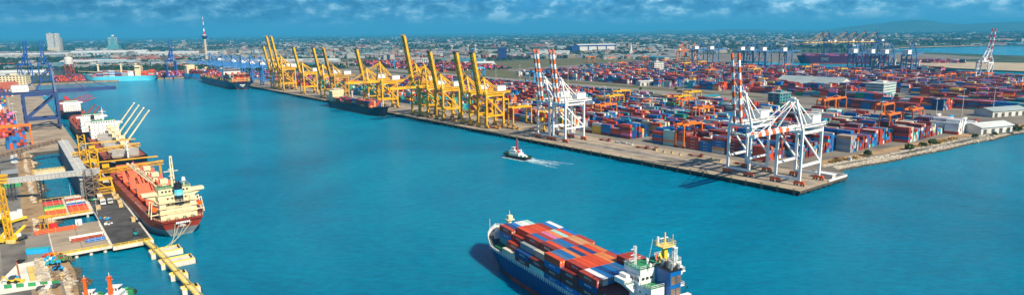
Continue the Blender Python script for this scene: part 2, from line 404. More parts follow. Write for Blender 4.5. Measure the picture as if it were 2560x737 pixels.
mat('dusty_pink', (0.40, 0.16, 0.28), 0.5)
mat('pink', (0.62, 0.12, 0.30), 0.5)
mat('leaf', (0.08, 0.12, 0.025), 0.9, var=0.3, scale=0.3, island=0.35, spec=0.1)
mat('leaf_far', (0.03, 0.06, 0.025), 0.9, var=0.3, scale=0.02, island=0.4, spec=0.1)
mat('dry_grass', (0.42, 0.25, 0.07), 0.9, var=0.2, scale=0.2, island=0.3, spec=0.1)
mat('rock', (0.44, 0.40, 0.34), 0.9, var=0.12, scale=0.4, island=0.35, spec=0.1)
mat('rock_wet', (0.10, 0.085, 0.06), 0.7, var=0.2, scale=0.3, island=0.3)
mat('rock_tan', (0.55, 0.42, 0.26), 0.9, var=0.15, scale=0.3, island=0.3, spec=0.1)
mat('bark', (0.10, 0.07, 0.045), 0.9, var=0.2)
mat('rope', (0.5, 0.48, 0.30), 0.9, var=0.1)

def s_for(px, t=12.0, z=QZ, lo=-100.0, hi=3000.0):
    """distance along the quay whose point at offset t shows at photo column px"""
    def col(s):
        v = st(s, t, z) - Vector((0, 0, CAM_H)); return CXP + F_PX * v.dot(RT) / v.dot(FW)
    f = col(lo) > col(hi)
    for _ in range(50):
        m = (lo + hi) / 2
        if (col(m) > px) == f: lo = m
        else: hi = m
    return lo

# ------------------------------------------------------------ ship-to-shore cranes
def sts_crane(name, label, group, c, boom=('b',), G=23, Wd=16, h=36, Lb=45, up=79, apex=56, Lr=14, house='white', bogie='signal_orange', head=None, brace=True, detail=True, bw=1.7, hs=1.0, K=1.0):
    MB.K = K
    t = thing(name, label, 'crane', (0, 0, 0), 0, group)
    x = Wd / 2; A_ = apex
    boom = [c if b == 'b' else b for b in boom]
    for sx in (-1, 1):
        MB().bar((sx * x, 0, 3.2), (sx * x, 0, h + 1), 1.9, 1.7, c).build('leg', t)
        MB().bar((sx * x, -G, 3.2), (sx * x, -G, h + 1), 1.9, 1.7, c).build('leg', t)
    for y in (0, -G):
        MB().box((0, y, 4.2), (Wd + 1.6, 1.3, 1.5), c).build('sill_beam', t)
        if detail:
            for sx in (-1, 1):
                b = MB()
                b.box((sx * x, y, 2.7), (6.4, 1.2, 0.9), bogie)
                for dx in (-2.2, 2.2):
                    b.box((sx * x + dx, y, 1.7), (3.2, 1.4, 1.1), bogie)
                for dx in (-3.2, -1.3, 1.3, 3.2): b.tube((sx * x + dx, y - .55, .55), (sx * x + dx, y + .55, .55), .55, 'dark_grey', 8)
                b.build('bogie', t)
    for zz_ in (13, h - 1):
        for sx in (-1, 1): MB().bar((sx * x, 0, zz_), (sx * x, -G, zz_), 1.5, 1.8, c).build('portal_beam', t)
    if brace:
        for sx in (-1, 1): MB().bar((sx * x, -.5, h - 2), (sx * x, -G + .5, 14), 1.25, 1.25, c).build('brace', t)
    for y in (0, -G): MB().box((0, y, h - .2), (Wd + 1.4, 1.4, 1.8), c).build('cross_beam', t)
    g = MB()
    for sx in (-1, 1): g.bar((sx * 2.6, 3, h + 1.6), (sx * 2.6, -G - Lr, h + 1.6), 1.5, 2.5, c)
    for k in range(5): g.bar((-2.6, 2 - k * (G + Lr) / 4.2, h + 1.6), (2.6, 2 - k * (G + Lr) / 4.2, h + 1.6), .7, .9, c)
    if detail:
        for sx in (-1, 1):
            g.bar((sx * 3.9, 3, h + 3.4), (sx * 3.9, -G - Lr, h + 3.4), .12, .12, c)
            g.bar((sx * 3.6, 3, h + 2.2), (sx * 3.6, -G - Lr, h + 2.2), .9, .12, 'grey')
            for k in range(12): g.bar((sx * 3.9, 3 - k * (G + Lr) / 11, h + 2.2), (sx * 3.9, 3 - k * (G + Lr) / 11, h + 3.4), .1, .1, c)
    g.build('main_girder', t)
    # mast frame
    a = MB()
    for sx in (-1, 1):
        a.bar((sx * x, -.3, h + 1), (sx * 2.2, -1.2, A_), 1.6, 1.5, c, 1.0, 1.0)
        a.bar((sx * 2.2, -1.2, A_), (sx * 2.6, -G * .62, h + 2.4), .9, .9, c)
    a.box((0, -1.2, A_), (6.2, 2.0, 1.6), c); a.box((0, -1.0, (h + A_) / 2 + 2), (6.5, .8, .9), c)
    a.tube((-1.5, -1.2, A_ + 1.3), (1.5, -1.2, A_ + 1.3), 1.0, head or c, 8)
    a.build('mast_frame', t)
    bs = MB()
    for sx in (-1, 1): bs.bar((sx * 2.2, -1.2, A_), (sx * 2.6, -G - 1, h + 2.4), .75, .75, c)
    bs.build('backstay', t)
    # boom
    ang = R(up) if up else 0.0
    hy, hz_ = 3.2, h + 1.8
    P = lambda d, o=0.0: Vector((0, hy + math.cos(ang) * d - math.sin(ang) * o, hz_ + math.sin(ang) * d + math.cos(ang) * o))
    b = MB(); ns = max(len(boom) * 1, 11 if len(boom) > 1 else 1)
    for sx in (-1, 1):
        for k in range(ns):
            p, q = P(Lb * k / ns), P(Lb * (k + 1) / ns); p.x = q.x = sx * 2.6
            w = bw if k < ns * .8 else bw * .85
            b.bar(p, q, w, bw * 1.45, boom[k % len(boom)])
    for k in range(7):
        p, q = P(Lb * (k + .6) / 7), P(Lb * (k + .6) / 7); p.x = -2.6; q.x = 2.6; b.bar(p, q, .7, .8, c)
        if k < 6:
            q = P(Lb * (k + 1.6) / 7); q.x = 2.6; b.bar(p, q, .35, .35, c)
    if head:
        p, q = P(Lb - .5, -.2), P(Lb + 1.6, -1.2); b.bar((0, p.y, p.z), (0, q.y, q.z), 6.4, 2.6, head)
    b.build('boom', t)
    fs = MB()
    if not up:
        for d in (Lb * .45, Lb * .9):
            for sx in (-1, 1):
                p = P(d, 1.0); fs.bar((sx * 2.0, -1.2, A_), (sx * 2.6, p.y, p.z), .45, .45, boom[0] if len(boom) > 1 else c)
    else:
        for sx in (-1, 1):
            p, q = P(Lb * .25, 1.2), P(Lb * .6, 1.4)
            fs.bar((sx * 2.0, -1.2, A_), (sx * 2.6, p.y, p.z), .4, .4, c)
            fs.bar((sx * 2.0, -1.2, A_), (sx * 2.6, q.y, q.z), .35, .35, c)
    fs.build('forestay', t)
    hm_ = MB().box((0, -G - 1.5, h + 2.8 + 2.8 * hs), (7.6 * hs, 11.5 * hs, 5.6 * hs), house)
    hm_.box((0, -G - 1.5, h + 2.9 + 5.6 * hs), (8.0 * hs, 11.9 * hs, .35), 'pale_grey')
    if detail:
        for k in range(3): hm_.box((3.82 * hs, -G - 5 + k * 3.5, h + 5.8), (.1, 1.2, 1.4), 'grey')
    hm_.build('machinery_house', t)
    MB().box((0, -G * .35, h - 2.0), (2.6, 3.0, 2.6), house).box((0, -G * .35 + 1.52, h - 2.0), (2.2, .1, 1.5), 'glass').box((0, -G * .35, h - .4), (5, 3.4, .7), c).build('operator_cab', t)
    if detail:
        sw = MB(); yy = -G - 1.7
        for k in range(8):
            z0, z1 = 4 + k * (h - 5) / 8, 4 + (k + 1) * (h - 5) / 8
            xa, xb = (x - .2, x - 3.2) if k % 2 else (x - 3.2, x - .2)
            sw.bar((xa, yy, z0), (xb, yy, z1), .9, .18, c); sw.box((xb, yy, z1), (1.0, 1.0, .1), c)
        for q in (x - .2, x - 3.4): sw.bar((q, yy, 3.5), (q, yy, h), .18, .18, c)
        sw.build('stair', t)
    MB.K = 1.0
    return t

stripe = ('signal_orange', 'white')
grp_y = 'yellow quay cranes along the basin'
ORDQ = lambda k: ordn(k)
Y_RZ = AQ            # local +y (seaward) looks over the basin
y_up = sts_crane('quay_crane', '', grp_y, 'crane_yellow', head='dark_grey', Lb=44, apex=54, bogie='crane_yellow', K=1.08)
y_big = sts_crane('quay_crane', '', grp_y, 'crane_yellow', h=40, Lb=58, apex=63, Wd=18, up=80, head='ochre', bogie='crane_yellow', K=1.08)
y_dn = sts_crane('quay_crane', '', grp_y, 'crane_yellow', Lb=45, up=0, apex=63, bogie='crane_yellow', K=1.08)
y_och = sts_crane('quay_crane', '', grp_y, 'ochre', Lb=44, apex=54, head='ochre', bogie='crane_yellow', K=1.08)
ylist = [(682, 'u', 'yellow quay crane with raised boom, farthest up the basin, beside two taller cranes'),
         (694, 'B', 'tall yellow quay crane, left one of the two tallest raised booms at the far end'),
         (706, 'B', 'tall yellow quay crane, right one of the two tallest raised booms at the far end'),
         (758, 'u', 'yellow quay crane with raised boom, next after the pair of tallest booms'),
         (808, 'u', 'yellow quay crane with raised boom just left of the dull ochre one'),
         (834, 'o', 'dull ochre quay crane with raised boom beyond the black feeder ship stern'),
         (917, 'u', 'yellow quay crane with raised dark tipped boom behind the black feeder ship'),
         (951, 'd', 'yellow quay crane with its boom lowered over the black feeder ship'),
         (1040, 'B', 'tall yellow quay crane with raised boom standing between the two lowered booms'),
         (1062, 'd', 'yellow quay crane with boom lowered past the bow of the black feeder ship'),
         (1100, 'u', 'yellow quay crane with raised boom, third from the striped white cranes'),
         (1165, 'u', 'yellow quay crane with raised boom, second from the striped white cranes'),
         (1206, 'u', 'yellow quay crane with raised boom nearest the striped white cranes')]
proto = {'u': y_up, 'B': y_big, 'd': y_dn, 'o': y_och}; used = set()
for px, k, lab in ylist:
    s = s_for(px); p = st(s, 12, QZ); t = proto[k]
    if k in used: copy_tree(t, p, Y_RZ, lab)
    else: t.location = p; t.rotation_euler.z = Y_RZ; t['label'] = lab; used.add(k)
grp_w = 'white quay cranes with red striped booms'
w_up = sts_crane('quay_crane', 'white quay crane with raised striped boom, left one of the adjoining pair', grp_w, 'white', boom=stripe, bw=1.5, K=.84, Lb=49, apex=58, up=82, G=24, Wd=17, Lr=16)
w_up.location = st(s_for(1359, 14), 14, QZ); w_up.rotation_euler.z = AQ
copy_tree(w_up, st(s_for(1398, 14), 14, QZ), AQ, 'white quay crane with raised striped boom, right one of the adjoining pair')
copy_tree(w_up, st(s_for(1844, 14), 14, QZ), AQ, 'white quay crane with raised striped boom near the open end of the quay')
w_dn = sts_crane('quay_crane', 'white quay crane with striped boom lowered over the water at the quay end', grp_w, 'white', boom=('white', 'signal_orange'), bw=1.5, K=.84, Lb=45, apex=56, up=0, G=26, Wd=17, Lr=16, house='white')
w_dn.location = st(s_for(1967, 14), 14, QZ); w_dn.rotation_euler.z = AQ
w_far = sts_crane('quay_crane', 'white quay crane with red striped raised boom on the far back quay', grp_w, 'white', boom=('red', 'white'), h=38, Lb=60, apex=60, up=76, G=26, Wd=18)
w_far.location = gp(2462, 206, QZ); w_far.rotation_euler.z = AQ + PI
# blue cranes on the back quay, booms away from the viewer
grp_b = 'steel blue cranes on the back quay'
b_dn = sts_crane('quay_crane', '', grp_b, 'crane_steel', Lb=52, up=0, h=42, apex=68, G=28, Wd=20, Lr=20, detail=False, hs=1.6, K=1.3)
names = 'leftmost', 'second', 'third', 'fourth', 'fifth', 'sixth', 'seventh', 'eighth', 'ninth', 'tenth'
for k, px in enumerate((1752, 1790, 1867, 1890, 1921, 1972, 2146, 2190, 2224, 2280)):
    tt = 1180.0
    for _ in range(3):
        s = s_for(px, tt, 45); tt = 1172 + max(0, s - 260) * .165
    lab = ('steel blue crane, %s in the row on the back quay' % (names[k] if k == 0 else names[k] + ' from the left'))
    if k == 0: b_dn.location = st(s, tt, QZ); b_dn.rotation_euler.z = AQ + PI; b_dn['label'] = lab
    else: copy_tree(b_dn, st(s, tt, QZ), AQ + PI, lab)
o_dn = sts_crane('quay_crane', 'orange quay crane, left one of a pair at the left of the blue row', 'orange quay cranes on the back quay', 'orange', Lb=48, up=0, h=38, apex=60, detail=False, house='cream')
for k, px in enumerate((1705, 1728)):
    s = s_for(px, 1270, 40)
    if k == 0: o_dn.location = st(s, 1270, QZ); o_dn.rotation_euler.z = AQ + PI + .3
    else: copy_tree(o_dn, st(s, 1285, QZ), AQ + PI + .3, 'orange quay crane, right one of a pair at the left of the blue row')
# dark cranes with yellow booms behind the magenta ship
n_dn = sts_crane('quay_crane', '', 'dark cranes behind the magenta ship', 'crane_navy', boom=('ochre', 'pale_yellow'), Lb=75, up=0, h=56, apex=90, G=32, Wd=24, Lr=22, detail=False)
for k, px in enumerate((2046, 2061, 2106, 2129, 2153, 2180)):
    p = gp(px + 4, 151 - (px - 2046) * .02, QZ)
    lab = 'dark crane with long yellow boom, %s from the left behind the magenta ship' % ORD[k]
    if k == 0: n_dn.location = p; n_dn.rotation_euler.z = R(115); n_dn['label'] = lab
    else: copy_tree(n_dn, p, R(115), lab)
# light blue cranes at the far end of the basin
grp_l = 'bright blue cranes at the far end of the basin'
l_dn = sts_crane('quay_crane', '', grp_l, 'crane_blue', Lb=50, up=0, h=38, apex=58, detail=False)
for k, px in enumerate((656, 630, 606, 584, 560, 528)):
    s = s_for(px, 12); lab = 'bright blue quay crane with lowered boom, %s past the yellow cranes' % ORD[k]
    if k == 0: l_dn.location = st(s, 12, QZ); l_dn.rotation_euler.z = AQ; l_dn['label'] = lab
    else: copy_tree(l_dn, st(s, 12, QZ), AQ, lab)
l_up = sts_crane('quay_crane', 'bright blue quay crane with raised boom beside the light blue ship stern', grp_l, 'deep_blue', Lb=52, up=84, h=42, apex=66, Wd=20, detail=False)
l_up.location = gp(433, 196, QZ); l_up.rotation_euler.z = AQ + PI / 2
copy_tree(l_up, gp(115, 206, QZ), AQ + PI / 2, 'bright blue quay crane with raised boom below the white twin tower block')
copy_tree(l_up, gp(72, 209, QZ), AQ + PI / 2 + .3, 'bright blue quay crane with raised boom, leftmost in the far left terminal')
# the big navy crane on the left quay
nv = sts_crane('quay_crane', 'big navy quay crane with lowered boom at the left quay', 'navy crane at the left quay', 'crane_navy', Lb=56, up=0, h=41, apex=70, G=30, Wd=20, Lr=34, bogie='dark_grey', house='white', hs=1.3, K=1.45)
nv.location = st(694, -349, QZ); nv.rotation_euler.z = AQ + PI

# ------------------------------------------------------------ yard gantry cranes
def rtg(c, label, span=24.0, hh=20.5, wb=9.0):
    t = thing('yard_gantry_crane', label, 'gantry crane', (0, 0, 0), 0, 'yard gantry cranes among the container stacks')
    for sx in (-1, 1):
        for sy in (-1, 1):
            MB().bar((sx * wb / 2, sy * span / 2, 2), (sx * wb / 2, sy * span / 2, hh - 1), 1.15, 1.15, c).build('leg', t)
        MB().bar((sx * wb / 2 * .75, -span / 2 - 1, hh), (sx * wb / 2 * .75, span / 2 + 1, hh), 1.3, 1.9, c).build('girder', t)
    for sy in (-1, 1):
        b = MB().box((0, sy * span / 2, 1.9), (wb + 3, 1.1, 1.0), c)
        for dx in (-1, 1):
            for e in (-.8, .8): b.tube((dx * wb / 2 + e, sy * span / 2 - .35, .75), (dx * wb / 2 + e, sy * span / 2 + .35, .75), .75, 'rubber', 8)
        b.box((0, sy * span / 2, hh - .8), (wb, .8, 1.0), c)
        b.build('end_carriage', t)
    MB().box((0, 3, hh + 1.4), (wb * .8, 4.5, 1.4), c).box((0, 3, hh + 2.5), (3, 2.5, 1.2), 'grey').build('trolley', t)
    MB().box((wb * .3, -1.2, hh - 2.2), (2, 2.2, 2.4), 'pale_grey').box((wb * .3, -2.32, hh - 2.2), (1.6, .08, 1.4), 'glass').build('operator_cab', t)
    return t
rt_o = rtg('orange', '', 26); rt_y = rtg('crane_yellow', '', 26); RTGP = {'o': rt_o, 'y': rt_y}; first_rt = set()
rlist = [  # column, row of the near foot in the survey photo, colour, where
    (1694, 368, 'o', 'orange gantry crane nearest the quay road, over blue and cream stacks'),
    (1745, 318, 'o', 'orange gantry crane behind the one nearest the quay road'),
    (1722, 290, 'o', 'orange gantry crane in front of a yellow one, mid yard'),
    (1528, 303, 'o', 'orange gantry crane right of the paired striped cranes'),
    (1538, 276, 'y', 'yellow gantry crane behind the white cranes machinery houses'),
    (1574, 262, 'y', 'yellow gantry crane farthest behind the paired white cranes'),
    (1690, 280, 'y', 'bright yellow gantry crane in the middle of the front yard'),
    (1733, 266, 'y', 'yellow gantry crane near the rail yard behind the bright yellow one'),
    (1303, 312, 'y', 'yellow gantry crane between yellow quay cranes and striped white cranes'),
    (2064, 290, 'o', 'orange gantry crane, left one of the pair behind the quay end crane'),
    (2092, 288, 'o', 'orange gantry crane, right one of the pair behind the quay end crane'),
    (2198, 308, 'o', 'orange gantry crane standing behind two others near the rock shore'),
    (2210, 336, 'o', 'orange gantry crane closest to the rock shore'),
    (2260, 322, 'o', 'orange gantry crane right of the one closest to the rock shore'),
    (1390, 320, 'y', 'yellow gantry crane behind the legs of the paired white cranes'),
    (1250, 290, 'y', 'yellow gantry crane just inland of the last yellow quay crane'),
    (900, 232, 'o', 'orange gantry crane inland of the black feeder ship'),
    (860, 228, 'o', 'orange gantry crane inland of the ochre quay crane'),
    (2340, 218, 'o', 'orange gantry crane in the back yard before the grey moored ship'),
    (2385, 214, 'o', 'orange gantry crane in the back yard left of the far white crane'),
    (2426, 212, 'o', 'orange gantry crane in the back yard under the far white crane'),
    (2477, 212, 'o', 'orange gantry crane in the back yard right of the far white crane'),
    (2552, 246, 'o', 'orange gantry crane at the right hand end of the back yard')]
def snap(v, o, pitch, off): return o + round((v - o - off) / pitch) * pitch + off
rtg_spots = []
for px, py, c, lab in rlist:
    p = gp(px, py, QZ); s, t = to_st(p)
    t = snap(t, 72, 28.0, 11.8); s = snap(s, 0, 12.9, 6.4)
    rtg_spots.append((s, t))
    if c in first_rt: copy_tree(RTGP[c], st(s, t, QZ), AQ, lab)
    else: o = RTGP[c]; o.location = st(s, t, QZ); o.rotation_euler.z = AQ; o['label'] = lab; first_rt.add(c)
rr = random.Random(5)
kk = 0
for px, py in ((1560, 168), (1605, 150), (1530, 152), (1480, 150), (1590, 190), (1660, 160), (1720, 170), (1755, 166), (1780, 190), (1830, 172), (1870, 180), (1895, 188), (1960, 176), (2010, 182), (2035, 176), (2075, 196), (2110, 188), (2140, 196), (2200, 210)):
    p = gp(px, py + 8, QZ); s, t = to_st(p); t = snap(t, 560, 28.0, 11.8); s = snap(s, 0, 12.9, 6.4); c = 'y' if px in (1720, 1755, 1895, 2110, 2010) else 'o'
    rtg_spots.append((s, t))
    where = ('left of the grey ridged shed' if px < 1980 else 'behind the grey ridged shed')
    copy_tree(RTGP[c], st(s, t, QZ), AQ, '%s gantry crane in the back yard %s' % ({'y': 'yellow', 'o': 'orange'}[c], where), 'small gantry cranes of the back yard'); kk += 1
# left terminal gantry
copy_tree(rt_o, st(566, -392, QZ), AQ, 'orange gantry crane over stacked boxes beside the left quay')
# ------------------------------------------------------------ shipping containers
CC = {'maroon': (0.18, 0.022, 0.018), 'brick red': (0.40, 0.045, 0.018), 'orange red': (0.66, 0.075, 0.010), 'orange': (0.66, 0.20, 0.05),
      'blue': (0.008, 0.15, 0.42), 'navy': (0.010, 0.05, 0.18), 'slate blue': (0.06, 0.14, 0.28), 'teal': (0.05, 0.36, 0.40), 'cream': (0.66, 0.60, 0.44), 'white': (0.74, 0.75, 0.74),
      'green': (0.03, 0.26, 0.13), 'pink': (0.66, 0.18, 0.36), 'grey': (0.33, 0.36, 0.38), 'pale green': (0.42, 0.68, 0.60), 'tan': (0.62, 0.30, 0.13), 'yellow': (0.75, 0.45, 0.03)}
for k, c in CC.items():
    mat('ct_' + k, c, 0.5, var=0.10, scale=0.25, grime=0.18, rnd=0.14, logo=k in ('blue', 'navy', 'maroon', 'brick red', 'white', 'slate blue'))
    mat('cf_' + k, c, 0.55, var=0.10, scale=0.15, grime=0.10, island=0.22)
CL, CWD, CHT = 12.19, 2.44, 2.75
def cont_mesh(col, L=CL):
    """box with ribbed sides, corner posts and rails; doors go in a mesh of their own"""
    m = MB(); k = 'ct_' + col; x, y, z = L / 2, CWD / 2, CHT
    n = int(L / 0.61); pts = []
    for i in range(n):
        a = -x + .2 + (2 * x - .4) * i / n; b = -x + .2 + (2 * x - .4) * (i + .5) / n
        pts += [(a, 0), (a + .06, .045), (b, .045), (b + .06, 0)]
    for sy in (-1, 1):
        o = [(-x + .02, 0)] + pts + [(x - .02, 0)]
        vs = [(p[0], sy * (y - .06 - p[1]), .15) for p in o] + [(p[0], sy * (y - .06 - p[1]), z - .12) for p in o]
        q = len(o); m.add(vs, [((i, i + 1, q + i + 1, q + i) if sy < 0 else (i + 1, i, q + i, q + i + 1)) for i in range(q - 1)], k)
        m.bx(-x, x, sy * (y - .06) - .06, sy * (y - .06) + .06, 0, .16, k)
        m.bx(-x, x, sy * (y - .06) - .06, sy * (y - .06) + .06, z - .13, z, k)
    m.bx(-x, x, -y + .1, y - .1, z - .06, z - .025, k)
    m.bx(-x + .02, x - .02, -y + .12, y - .12, .05, .12, k)
    m.bx(-x + .03, -x + .09, -y + .1, y - .1, .1, z - .05, k)
    for sx in (-1, 1):
        for sy in (-1, 1): m.bx(sx * x - .16 * (sx > 0), sx * x + .16 * (sx < 0), sy * y - .16 * (sy > 0), sy * y + .16 * (sy < 0), 0.003, z + .004, k)
    d = MB(); d.bx(x - .1, x - .03, -y + .16, y - .16, .14, z - .12, k)
    for yy in (-.85, -.4, .4, .85): d.bx(x - .03, x + .02, yy - .03, yy + .03, .1, z - .08, 'pale_grey')
    d.bx(x - .03, x - .01, -.9, -.25, 1.5, 2.1, 'pale_grey'); d.bx(x - .03, x - .012, .3, .8, 1.7, 2.2, 'yellow')
    return m, d
CP = {}
def container(col, label, group, loc, rz):
    if col not in CP:
        m, d = cont_mesh(col)
        o = m.build('shipping_container'); dd = d.build('door', o)
        CP[col] = (o, dd); new = o
    else:
        o, dd = CP[col]; new = o.copy(); COL.objects.link(new); e = dd.copy(); COL.objects.link(e); e.parent = new
    new.location = loc; new.rotation_euler = (0, 0, rz)
    tag(new, label, 'container', group)
    return new

PAL_FRONT = ['maroon'] * 6 + ['brick red'] * 6 + ['blue'] * 6 + ['navy'] * 2 + ['slate blue'] + ['teal'] * 2 + ['cream'] * 2 + ['orange red', 'grey', 'white', 'tan', 'pale green']
PAL_BACK = ['maroon'] * 6 + ['brick red'] * 6 + ['orange red'] * 3 + ['blue'] * 4 + ['navy'] * 3 + ['orange', 'teal', 'cream', 'white', 'pink', 'tan', 'grey', 'green', 'yellow']
PAL_GREEN = ['green'] * 5 + ['teal'] * 3 + ['orange red'] * 2 + ['maroon'] * 2 + ['grey', 'white', 'blue', 'yellow']
PAL_RED = ['maroon'] * 5 + ['brick red'] * 4 + ['orange red'] * 5 + ['pink'] * 2 + ['blue', 'navy', 'white']
FAR = MB(); YARD = []
rc = random.Random(11)
PITCH = 12.9
def stack_block(s0, s1, t0, rows, pal, hmin, hmax, exclude=(), dens=.93, cand=False, bi=0, row_pitch=2.62, long=CL, skip_rtg=True):
    nb = int((s1 - s0) / PITCH)
    lvl = rc.uniform(hmin, hmax)
    for b in range(nb):
        if rc.random() < .25: lvl = rc.uniform(hmin, hmax)
        s = s0 + PITCH * (b + .5)
        if any(e0 < s < e1 for e0, e1 in exclude): continue
        if rc.random() > dens: continue
        base = rc.choice(pal); two = rc.random() < .2
        for r in range(rows):
            h = int(max(0, min(hmax, round(lvl + rc.uniform(-1.3, 1.0)))))
            if rc.random() < .4: base = rc.choice(pal)
            t = t0 + row_pitch * (r + .5) + (2.0 if rows == 9 and r > 3 else 0)
            if rows == 9 and r == 4: lvl = rc.uniform(hmin, hmax)
            wpx = CXP + F_PX * (st(s, t, QZ) - Vector((0, 0, CAM_H))).dot(RT) / (st(s, t, QZ) - Vector((0, 0, CAM_H))).dot(FW)
            reef = cand and 2335 < wpx < 2450 and s < 75
            for k in range(h):
                col = base if rc.random() < .58 else rc.choice(pal)
                if reef and rc.random() < .9: col = 'white'
                YARD.append((s, t, k, h, r, b, col, cand, bi, rows)) if cand else far_box(s, t, k, col)
def far_box(s, t, k, col, L=CL):
    FAR.box(st(s, t, QZ + CHT * (k + .5) + .02 * k), (L, CWD, CHT - .03), 'cf_' + col, AQ)
# front yard, blocks one behind another
T0 = 72.0
for bi in range(10):
    t0 = T0 + bi * 28.0
    s_near = 46 - (t0 - 80) * .14 if bi else 52
    s_near = math.ceil(s_near / PITCH) * PITCH
    gaps = [(268, 290), (560, 582), (860, 880)]
    if bi in (0,): gaps = [(190, 206), (268, 290), (560, 582), (860, 880)]
    stack_block(s_near, 190 if bi else 185, t0, 9, PAL_FRONT, 2.4, 5.4, gaps, .97, cand=True, bi=bi)
    stack_block(s_near + PITCH * math.ceil((190 - s_near) / PITCH), 480, t0, 9, PAL_FRONT if bi % 3 else PAL_BACK, 2.4, 5.4, gaps, .96, cand=bi < 2, bi=bi + 20)
    stack_block(40 * PITCH, 1040, t0, 9, PAL_GREEN if bi < 2 else PAL_BACK, 2.4, 5.2, gaps, .9)
# loose white reefers and stacks near the sheds, close to the rock shore
stack_block(PITCH * 1, PITCH * 3, 356, 9, ['white'], 3, 3.9, dens=1, cand=True, bi=10)


# a slab of stacks between road and sheds on the right
stack_block(PITCH * 8, PITCH * 17, 470, 6, ['maroon', 'maroon', 'maroon', 'brick red', 'navy', 'brick red', 'blue'], 3, 4.9, dens=1)
stack_block(PITCH * 6, PITCH * 14, 520, 12, PAL_BACK, 3, 5.5, dens=.9)
stack_block(PITCH * 2, PITCH * 10, 600, 12, PAL_BACK, 3, 5.5, dens=.9)
# back yard
for bi in range(20):
    t0 = 560 + bi * 28.0 + (25 if bi > 7 else 0)
    s0 = 250 if bi < 6 else 90 + bi * 3
    if bi < 3: s0 = 420
    s0 = math.ceil((s0 if bi > 5 else s0) / PITCH) * PITCH
    s1 = 1000 if bi < 8 else 1080
    stack_block(s0, s1, t0, 9, PAL_BACK if bi % 4 else PAL_FRONT, 2.3, 5.4, [(520, 545), (760, 790)], .9)
for bi in range(5):
    stack_block(PITCH * 4, PITCH * 15, 700 + bi * 33, 6, PAL_BACK, 2.5, 5.2, dens=.9)
for bi in range(6):
    stack_block(1250, 1900, 520 + bi * 40, 6, PAL_RED, 1.5, 4.0, [(1400, 1430), (1600, 1650)], .8)
for bi in range(3):
    stack_block(1080, 1560, 75 + bi * 34, 6, PAL_RED, 2.0, 4.5, [(1200, 1230)], .85)
stack_block(PITCH * 14, PITCH * 32, 570, 12, PAL_BACK, 2, 4.5, dens=.85)
for bi in range(10):
    stack_block(PITCH * 1, PITCH * 8, 560 + bi * 40, 8, PAL_BACK, 2, 4.8, dens=.8)
# behind the light blue ship and round the left terminal
for bi in range(4):
    stack_block(1640 + bi * 28, 1640 + bi * 28 + 27, -300, 100, PAL_RED, 1.5, 4.4, dens=1, row_pitch=3.4)
for bi in range(4):
    stack_block(1250, 1560, -400 - bi * 34, 6, PAL_BACK, 2, 4.5, dens=.85)
# left terminal stacks by the frame edge
LEFT = []
for bi in range(8):
    stack_block(PITCH * 42, PITCH * 78, -470 - bi * 30, 6, PAL_RED, 2, 5, dens=.85)
def left_block(s0, s1, t0, rows, pal, hmin, hmax, bi):
    nb = int((s1 - s0) / PITCH)
    for b in range(nb):
        s = s0 + PITCH * (b + .5); lvl = rc.uniform(hmin, hmax); base = rc.choice(pal)
        for r in range(rows):
            h = int(round(lvl + rc.uniform(-.8, .8))); t = t0 - 2.62 * (r + .5)
            if rc.random() < .6: base = rc.choice(pal)
            for k in range(max(1, h)):
                col = base if rc.random() < .5 else rc.choice(pal)
                LEFT.append((s, t, k, h, r, b, col, True, 30 + bi, rows))
left_block(PITCH * 43, PITCH * 47, -383, 6, ['orange red', 'orange red', 'brick red', 'maroon', 'blue', 'navy'], 4, 5.4, 0)
left_block(PITCH * 50, PITCH * 62, -388, 6, PAL_RED, 4, 5.6, 1)
left_block(PITCH * 50, PITCH * 62, -418, 6, PAL_RED, 4, 5.6, 2)
left_block(PITCH * 70, PITCH * 100, -395, 6, PAL_BACK, 3, 5, 3)
# across the second basin, heaps of boxes on the far quays
def far_field(px0, px1, py, n, pal, depth, seed):
    q = random.Random(seed)
    for _ in range(n):
        p = gp(q.uniform(px0, px1), py, QZ); s, t = to_st(p); s += q.uniform(0, depth); s = round(s / PITCH) * PITCH; t = round(t / 8) * 8
        for r in range(3):
            for k in range(q.randint(1, 4)): far_box(s, t + r * 2.6, k, q.choice(pal))
far_field(2300, 2420, 158, 60, PAL_RED + ['blue'] * 3, 60, 3)
far_field(850, 1350, 146, 130, PAL_RED, 90, 4)
far_field(1150, 1350, 118, 60, PAL_RED, 200, 5)
far_field(560, 760, 120, 30, PAL_RED, 200, 6)

# the largest in view become containers of their own, the others stay one field of boxes
N_YARD = 150
cands = []
for c in YARD + LEFT:
    s, t, k, h, r, b, col, cd, bi, rows = c
    d = (st(s, t, QZ) - Vector((0, 0, CAM_H))).length
    top = k == h - 1
    score = d * (1.0 if (r == 0 or (top and bi < 3)) else 1.35) * (1.0 if bi < 30 else .95)
    cands.append((score, c))
cands.sort(key=lambda a: a[0])
sel = []; rest = []
for sc_, c in cands:
    s, t, k, h, r, b, col, cd, bi, rows = c
    exposed = r == 0 or k == h - 1 or (b == 0)
    if exposed and len(sel) < N_YARD: sel.append(c)
    else: rest.append(c)
TIER = ['on the ground', 'second tier', 'third tier', 'fourth tier', 'fifth tier', 'sixth tier']
for s, t, k, h, r, b, col, cd, bi, rows in sel:
    if bi >= 30:
        wh = 'left terminal, %s bay away, %s row' % (ordn(b), ordn(r)); lab = '%s container, %s, %s' % (col, TIER[min(k, 5)], wh)
    else:
        bay = int(s / PITCH); row = (bi % 20) * 9 + r
        lab = '%s container, %s, %s bay from quay end, %s row inland' % (col, TIER[min(k, 5)], ordn(bay - 3 if bay > 3 else 0) if bi % 20 == 0 else ordn(bay), ordn(row))
    z = QZ + (CHT + .02) * k + .01
    container(col, lab, 'containers stacked in the yard', st(s, t, z), AQ + PI)
for s, t, k, h, r, b, col, cd, bi, rows in rest: far_box(s, t, k, col)
